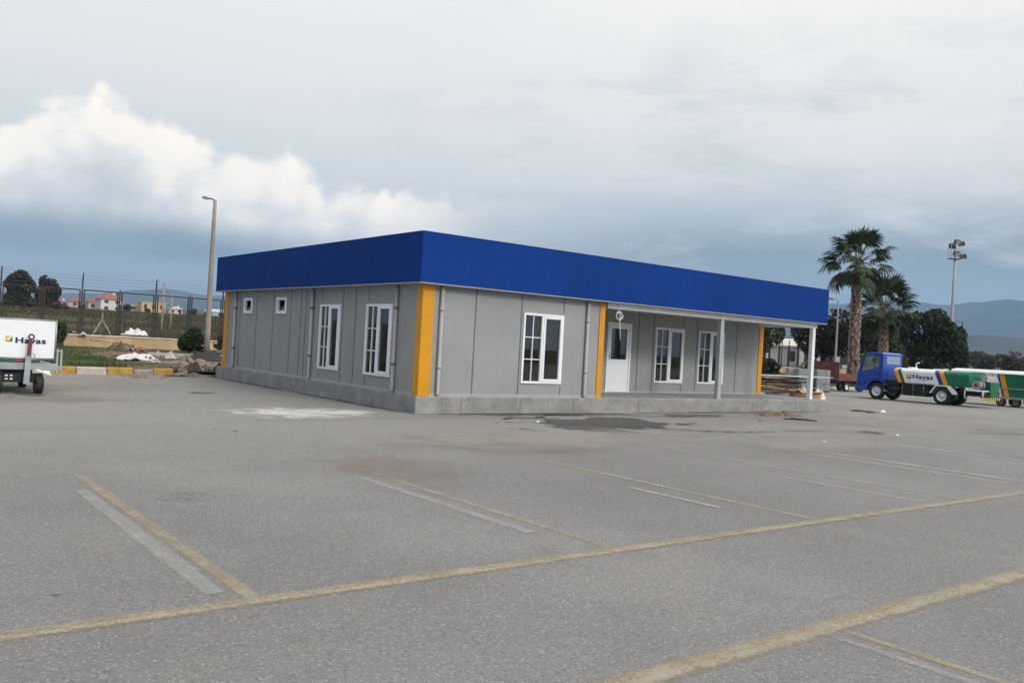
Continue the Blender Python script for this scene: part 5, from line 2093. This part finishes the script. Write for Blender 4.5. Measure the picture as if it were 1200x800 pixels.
mb.box(Lx0 + .05, Lx1 - .06, Ly + .3, Lb - .1, .56, .62)
mb.build('bed_frame', 'steel', K)
mb = MB()
mb.box(Lx0, Lx1 - .30, Ly - .05, Ly - .007, .665, .73)
mb.build('green_rail', 'dark_green', K)
mb = MB()
mb.box(-6.97, -6.85, Ly - .065, Ly - .052, .69, .735)
mb.build('reflector', 'red', K)
# hinged side stop post at the right corner
mb = MB()
mb.box(Lx1 + .012, Lx1 + .05, Ly - .05, Ly - .01, .42, .98)
mb.box(Lx1 + .09, Lx1 + .13, Ly - .05, Ly - .01, .50, .97)
mb.box(Lx1 + .05, Lx1 + .09, Ly - .045, Ly - .015, .92, .96)
mb.box(Lx1 + .05, Lx1 + .09, Ly - .045, Ly - .015, .54, .58)
mb.build('corner_stop', 'steel', K)
mb = MB()
mb.obox((Lx1 - .22, Ly - .075, .475), (.30, .04, .035), (0, .35, 0))
mb.box(Lx1 - .22, Lx1 - .10, Ly - .07, Ly - .03, .44, .505)
mb.build('latch', 'panel_white', K)
# turntable, axle, tow bar folded upright
mb = MB()
mb.box(Lx0 + .12, Lx1 - .22, Ly + .05, Ly + .13, .24, .44)
mb.box(Lx0 + .35, Lx1 - .40, Ly + .15, Ly + .9, .40, .515)
mb.build('axle', 'black', K)
mb = MB()
mb.box(Lx0 + .06, Lx1 - .10, Lb - .45, Lb - .35, .20, .44)
mb.build('axle', 'black', K)
mb = MB()
for i_, z in ((0, .30), (0, .37), (1, .30), (1, .37)):
    mb.box(-7.12 + i_ * .09, -7.07 + i_ * .09, Ly + .044, Ly + .0495, z, z + .03)
mb.build('axle_plate', 'panel_white', K)
for yy in (Ly + .09, Lb - .4):
    for xx in (Lx0 + .27, Lx1 - .28):
        wheel(K, (xx, yy, .205), .205, .16, 'x', 'rim_rust')
mb = MB()
bx = -6.735
mb.obox((bx - .005, Ly - .12, .52), (.11, .045, .60), (R(-2), R(2), 0))
mb.obox((bx + .02, Ly - .115, .99), (.075, .045, .36), (R(-2), R(3.5), 0), 1)
mb.build('tow_bar', ['steel', 'red_dull'], K)
mb = MB()
ring = [(bx + .04 + .05 * math.cos(2 * PI * i / 20), Ly - .12, 1.215 + .05 * math.sin(2 * PI * i / 20)) for i in range(21)]
mb.tube(ring, .016, 8)
mb.build('tow_ring', 'navy', K)
mb = MB()
loop = [(bx + .05 + .07 * math.cos(R(-120) + R(240) * i / 12), Ly - .13, .80 + .075 * math.sin(R(-120) + R(240) * i / 12)) for i in range(13)]
mb.tube(loop, .010, 6)
mb.build('cable_loop', 'steel', K)
mx = Matrix(((1, 0, 0, -6.965), (0, 0, -1, Ly - .004), (0, 1, 0, 1.075), (0, 0, 0, 1)))
lettering('Havas', .56, .115, .002, 'navy', K, Matrix.Translation(-K.location) @ mx, .0, .0, .009)
mb = MB()
mb.box(-7.15, -7.03, Ly - .006, Ly - .001, 1.10, 1.21)
lg = mb.build('emblem', 'logo_green', K)
mb = MB()
mb.prism([(-7.145, 1.20), (-7.10, 1.205), (-7.035, 1.205), (-7.08, 1.11), (-7.145, 1.11)], 'y', Ly - .010, Ly - .0065)
mb.build('emblem_mark', 'logo_yellow', lg)
mb = MB()
mb.prism([(-7.13, 1.165), (-7.105, 1.14), (-7.04, 1.20), (-7.05, 1.21), (-7.105, 1.16), (-7.12, 1.175)], 'y', Ly - .0135, Ly - .0105)
mb.build('emblem_tick', 'panel_white', lg)

# green covered cart behind it
G = thing('luggage_cart', 'cart under a dark green cover behind the white cart at the left edge', 'cart', (-8.0, 9.6, 0))
gx0, gx1, gy0, gy1 = -9.6, -6.55, 8.9, 10.3
mb = MB()
mb.box(gx0, gx1, gy0, gy1, .50, .62)
mb.box(gx0 + .3, gx1 - .3, gy0 + .2, gy1 - .2, .38, .499)
mb.build('bed_frame', 'steel', G)
mb = MB()
mb.prism([(gx0 + .02, .63), (gx0 + .02, 1.62), (gx0 + .35, 1.78), (gx1 - .9, 1.74), (gx1 - .35, 1.66), (gx1 - .03, 1.56), (gx1 - .03, .63)], 'y', gy0 + .03, gy1 - .03)
mb.build('cover', 'tarp_green', G, bevel=.05)
mb = MB()
for xx in (gx1 - .62, gx1 - .36):
    mb.tube([(xx + .13 * math.cos(PI * i / 10), gy0 - .012, 1.57 + .10 * math.sin(PI * i / 10)) for i in range(11)], .012, 6)
mb.build('cover_hoop', 'zinc', G)
for xx in (gx0 + .6, gx1 - .6):
    for yy in (gy0 + .12, gy1 - .12):
        wheel(G, (xx, yy, .2), .2, .14, 'y', 'rim_rust')

# ------------------------------------------------------------------ building-site leftovers at the right end
rnd = random.Random(44)
# scrap timber pile: each plank a thing of its own
PX, PY = 22.1, 6.5
z = .05
pn = 0
pl_desc = ['pale new', 'weathered grey', 'dark wet', 'reddish', 'split', 'short', 'long', 'bowed', 'muddy', 'thin', 'thick', 'stained', 'nail studded', 'whitish', 'brown', 'cracked', 'narrow', 'broad']
for layer in range(8):
    for k in range(3):
        L = rnd.uniform(1.3, 2.6)
        wd = rnd.uniform(.12, .26)
        th = rnd.uniform(.04, .09)
        ang = R(rnd.uniform(-14, 14)) + (R(-38) if layer % 2 == 0 else R(-26))
        px_ = PX + rnd.uniform(-.55, .45)
        py_ = PY + (k - 1) * .42 + rnd.uniform(-.12, .12)
        mb = MB()
        mb.obox((px_, py_, z + th / 2), (L, wd, th), (R(rnd.uniform(-2, 2)), R(rnd.uniform(-3, 3)), ang))
        m_ = rnd.choice(['wood', 'wood_grey', 'wood', 'sack', 'sack', 'wood_dark', 'trailer_brown'])
        o = mb.build('plank', m_, origin=(px_, py_, z))
        tag(o, pl_desc[pn % 18] + ' board in layer ' + ['one', 'two', 'three', 'four', 'five', 'six', 'seven', 'eight'][layer] + ' of the scrap timber pile', 'plank', 'boards in the scrap timber pile')
        pn += 1
    z += .11
mb = MB()
mb.obox((22.4, 6.2, .93), (3.4, 1.15, .03), (0, R(-1.0), R(-36)))
for k in range(9):
    mb.obox((22.6 + (k - 4) * .115 * .6, 6.1 + (k - 4) * .115 * .8, .95 + .0), (3.36, .03, .025), (0, R(-1.0), R(-36)))
tag(mb.build('metal_sheet', 'zinc', origin=(22.4, 6.2, .93)), 'pale ribbed metal sheet laid across the top of the scrap timber pile', 'metal sheet')
heap('rubble_sack', 'pale sagging rubble sack at the right foot of the timber pile', 'sack', (22.6, 5.5, .0), .48, .42, .50, 'sack', 3, 14, .35)
heap('rubble_sack', 'smaller pale sack leaning on the rubble sack beside the timber pile', 'sack', (22.9, 4.95, .0), .36, .34, .38, 'white_sheet', 6, 14, .35)
for (ox, oy, oz, sz_, m_, lb) in ((21.55, 5.0, 0, (.50, .46, .36), 'cardboard_dark', 'dark brown cardboard box behind the corner porch post'),
                                 (20.75, 3.85, 0, (.56, .50, .36), 'cardboard', 'light brown cardboard box with open flaps right of the corner post')):
    b_ = thing('cardboard_box', lb, 'box', (ox, oy, oz))
    w_, d_, h_ = sz_
    mb = MB()
    a = R(-28)
    for (cx_, cy_, sx_, sy_) in ((0, -d_ / 2, w_, .012), (0, d_ / 2, w_, .012), (-w_ / 2, 0, .012, d_ - .013), (w_ / 2, 0, .012, d_ - .013)):
        q = Matrix.Rotation(a, 3, 'Z') @ Vector((cx_, cy_, 0))
        mb.obox((ox + q.x, oy + q.y, oz + h_ / 2), (sx_, sy_, h_), (0, 0, a))
    mb.obox((ox, oy, oz + .01), (w_, d_, .015), (0, 0, a))
    mb.build('box_side', m_, b_)
    for sg in (-1, 1):
        mb = MB()
        q = Matrix.Rotation(a, 3, 'Z') @ Vector((0, sg * (d_ / 2 + .09), 0))
        mb.obox((ox + q.x, oy + q.y, oz + h_ + .03), (w_, .20, .01), (sg * R(18), 0, a))
        mb.build('flap', m_, b_)
# grey block stacks
bn_ = 0
rows = ['bottom', 'second', 'third', 'top']
for cx_ in (0, 1):
    for r_ in range(3):
        for k in range(2):
            bx_, by_ = 31.7 + cx_ * .78 + k * .02, 11.5 - cx_ * .62 - k * .0 + k * .64
            zz = .06 + r_ * .385
            mb = MB()
            s_ = (.72, .60, .37)
            a = R(-38)
            mb.obox((bx_, by_, zz + s_[2] / 2), s_, (0, 0, a))
            o = mb.build('concrete_block', ['block_grey', 'joint_grey'], origin=(bx_, by_, zz), bevel=.012)
            tag(o, 'grey concrete block, %s row %s of the %s stack before the trailer' % (['bottom', 'middle', 'top'][r_], ['front', 'back'][k], ['left', 'right'][cx_]),
                'concrete block', 'stacked grey concrete blocks')
for cx_ in (0, 1):
    mb = MB()
    for q_ in (-.3, 0, .3):
        c_ = Matrix.Rotation(R(-38), 3, 'Z') @ Vector((q_, .25, 0))
        mb.obox((31.71 + cx_ * .78 + c_.x, 11.5 - cx_ * .62 + c_.y, .03), (.09, 1.2, .055), (0, 0, R(-38)))
    tag(mb.build('pallet', 'wood_dark', origin=(31.71 + cx_ * .78, 11.5 - cx_ * .62, 0)), ['low wooden pallet under the left block stack', 'low wooden pallet under the right block stack'][cx_], 'pallet')
heap('soil_mound', 'small mound of brown earth on the tarmac in front of the corner post', 'soil mound', (11.7, -1.0, .0), .95, .5, .13, 'soil', 2, 22, .5)
for i, (x_, y_, L, a, m_, lb) in enumerate([(10.75, -2.35, .85, -52, 'tar', 'flat dark strip lying right of the earth mound'),
                                           (17.72, .0, .55, -30, 'tar', 'dark flat scrap on the tarmac before the truck'),
                                           (17.65, -.45, .30, -20, 'tar', 'shorter dark scrap beside the longer one before the truck')]):
    mb = MB()
    mb.obox((x_, y_, .02), (L, .14, .03), (0, 0, R(a)))
    mb.obox((x_ + .06, y_ + .05, .04), (L * .6, .10, .02), (0, R(2), R(a + 12)))
    tag(mb.build('debris_strip', m_, origin=(x_, y_, 0)), lb, 'debris')
for i, (x_, y_, s_, lb) in enumerate([(18.65, -.34, .13, 'crumpled white paper scrap on the tarmac nearest the truck'), (5.85, -6.18, .06, 'small white paper scrap between faded bay lines at the right'),
                                     (9.69, -5.65, .06, 'tiny white scrap on the tarmac below the truck'), (-6.2, 8.8, .10, 'small white scrap on the tarmac behind the left cart'),
                                     (1.9, -1.9, .05, 'white scrap beside the wet patch near the building')]):
    heap('litter', lb, 'litter', (x_, y_, .015), s_, s_ * .7, s_ * .5, 'litter', 20 + i, 8, .8)
for i, (x_, y_, s_) in enumerate([(8.9, -2.4, .06), (9.6, -3.1, .05), (7.7, -3.9, .045), (12.6, -3.6, .06), (13.6, -2.6, .05), (-4.2, -6.4, .035), (-3.9, -6.8, .03), (-3.5, -7.0, .03),
                                 (-6.2, -4.0, .04), (-4.9, -2.6, .05), (15.3, -1.8, .07), (16.0, -2.6, .05), (1.0, -9.3, .03), (-6.6, -9.6, .03)]):
    o = heap('pebble', 'small loose stone lying on the tarmac', 'stone', (x_, y_, .012), s_, s_ * .8, s_ * .8, 'rubble' if i % 3 else 'wood_dark', 40 + i, 6, .4)
    o['group'] = 'loose stones on the tarmac'

# ------------------------------------------------------------------ rubble along the left verge
heap('rubble_heap', 'pinkish rubble heap filling the gap in the kerb beside the plinth', 'rubble', (-.9, 13.6, .03), 1.4, 1.0, .15, 'rubble', 11, 26, .6, 2.2)
heap('rubble_heap', 'low rubble spill in front of the last yellow kerb stone', 'rubble', (-2.5, 11.6, .0), .7, .45, .12, 'rubble', 13, 18, .7, 2.4)
heap('soil_heap', 'dark earth heap at the foot of the ochre wall', 'soil heap', (1.6, 31.6, .33), .6, .5, .28, 'soil', 14, 18, .6)
heap('soil_heap', 'brown earth spread behind the painted kerb', 'soil heap', (.6, 18.4, .17), 1.7, 2.2, .08, 'rubble', 15, 22, .7, 2.0)
heap('soil_heap', 'grassless earth ridge left of the fallen white sheet', 'soil heap', (-.2, 24.0, .24), 1.3, 1.2, .12, 'soil', 16, 18, .6)
heap('white_sheet', 'rumpled white sheet lying on the verge behind the kerb', 'sheet', (-.75, 19.6, .26), .75, .55, .20, 'white_sheet', 17, 18, .4)
rnd = random.Random(77)
cnt = 0
where = ['by the kerb gap', 'beside the plinth corner', 'on the brown earth', 'near the fallen sheet', 'below the ochre wall']
desc = ['angular', 'flat', 'pinkish', 'grey', 'dark', 'broken']
for zone, (xa, xb, ya, yb, n) in enumerate([(-2.2, -.3, 12.9, 14.3, 6), (-.6, .5, 13.2, 15.2, 6), (-.8, 2.0, 16.5, 20, 6), (.0, 2.6, 21, 25, 6), (.2, 2.6, 28, 31.5, 6)]):
    for k in range(n):
        x_, y_ = rnd.uniform(xa, xb), rnd.uniform(ya, yb)
        s_ = rnd.uniform(.10, .26)
        o = heap('rubble_chunk', '%s chunk of masonry %s' % (desc[k], where[zone]), 'rubble chunk', (x_, y_, vz(x_, max(13, y_)) + .03), s_, s_ * rnd.uniform(.6, 1), s_ * rnd.uniform(.6, 1.1),
                 rnd.choice(['rubble', 'brick_red', 'concrete_light', 'rubble', 'wood_dark']), 200 + cnt, 7, .5)
        o['group'] = 'broken masonry along the verge'
        cnt += 1
mb = MB()
mb.obox((5.6, 26.6, .52), (3.0, 1.2, .05), (R(4), R(-2), R(28)))
mb.obox((5.5, 26.5, .40), (.1, 1.0, .2), (0, 0, R(28)))
mb.obox((6.6, 27.1, .40), (.1, 1.0, .2), (0, 0, R(28)))
tag(mb.build('site_board', 'black', origin=(5.6, 26.6, .3)), 'black sheet of board propped low on the verge before the street lamp', 'board')
heap('plastic_sheet', 'black crumpled plastic sheet slumped beside the plinth corner', 'plastic sheet', (2.6, 21.4, .22), .9, .6, .34, 'black', 18, 18, .35, 1.5)
mb = MB()
for k in range(7):
    a0_ = .9 + k * 1.2
    mb.box(a0_, a0_ + 1.17, 24.0, 24.18, .2, .40)
tag(mb.build('path_edging', 'concrete_light'), kind='structure')
mb = MB()
mb.obox((.8, 32.6, .62), (1.0, .14, .08), (0, R(6), R(10)))
tag(mb.build('plank', 'wood', origin=(.8, 32.6, .55)), 'short pale plank leaning on the face of the ochre wall', 'plank')
for i, (x_, y_) in enumerate([(.1, 33.0), (-.25, 33.45)]):
    heap('rubble_chunk', ['pale stone block resting on the wall coping by the first tall post', 'pale stone at the left end of the wall coping'][i], 'rubble chunk', (x_, y_ + .2, .905), .16, .13, .18, 'concrete_light', 300 + i, 8, .4)

# ------------------------------------------------------------------ the air
hz = MB()
hz.box(-6600, 7600, -2000, 7700, -3.0, 520)
hm, t = newmat('haze')
pv = t.n('ShaderNodeVolumePrincipled', i_Color=(.39, .615, .92), i_Density=.00014)
pv.inputs['Anisotropy'].default_value = 0.0
t.t.links.new(pv.outputs[0], t.n('ShaderNodeOutputMaterial').inputs['Volume'])
tag(hz.build('haze', hm), kind='stuff')
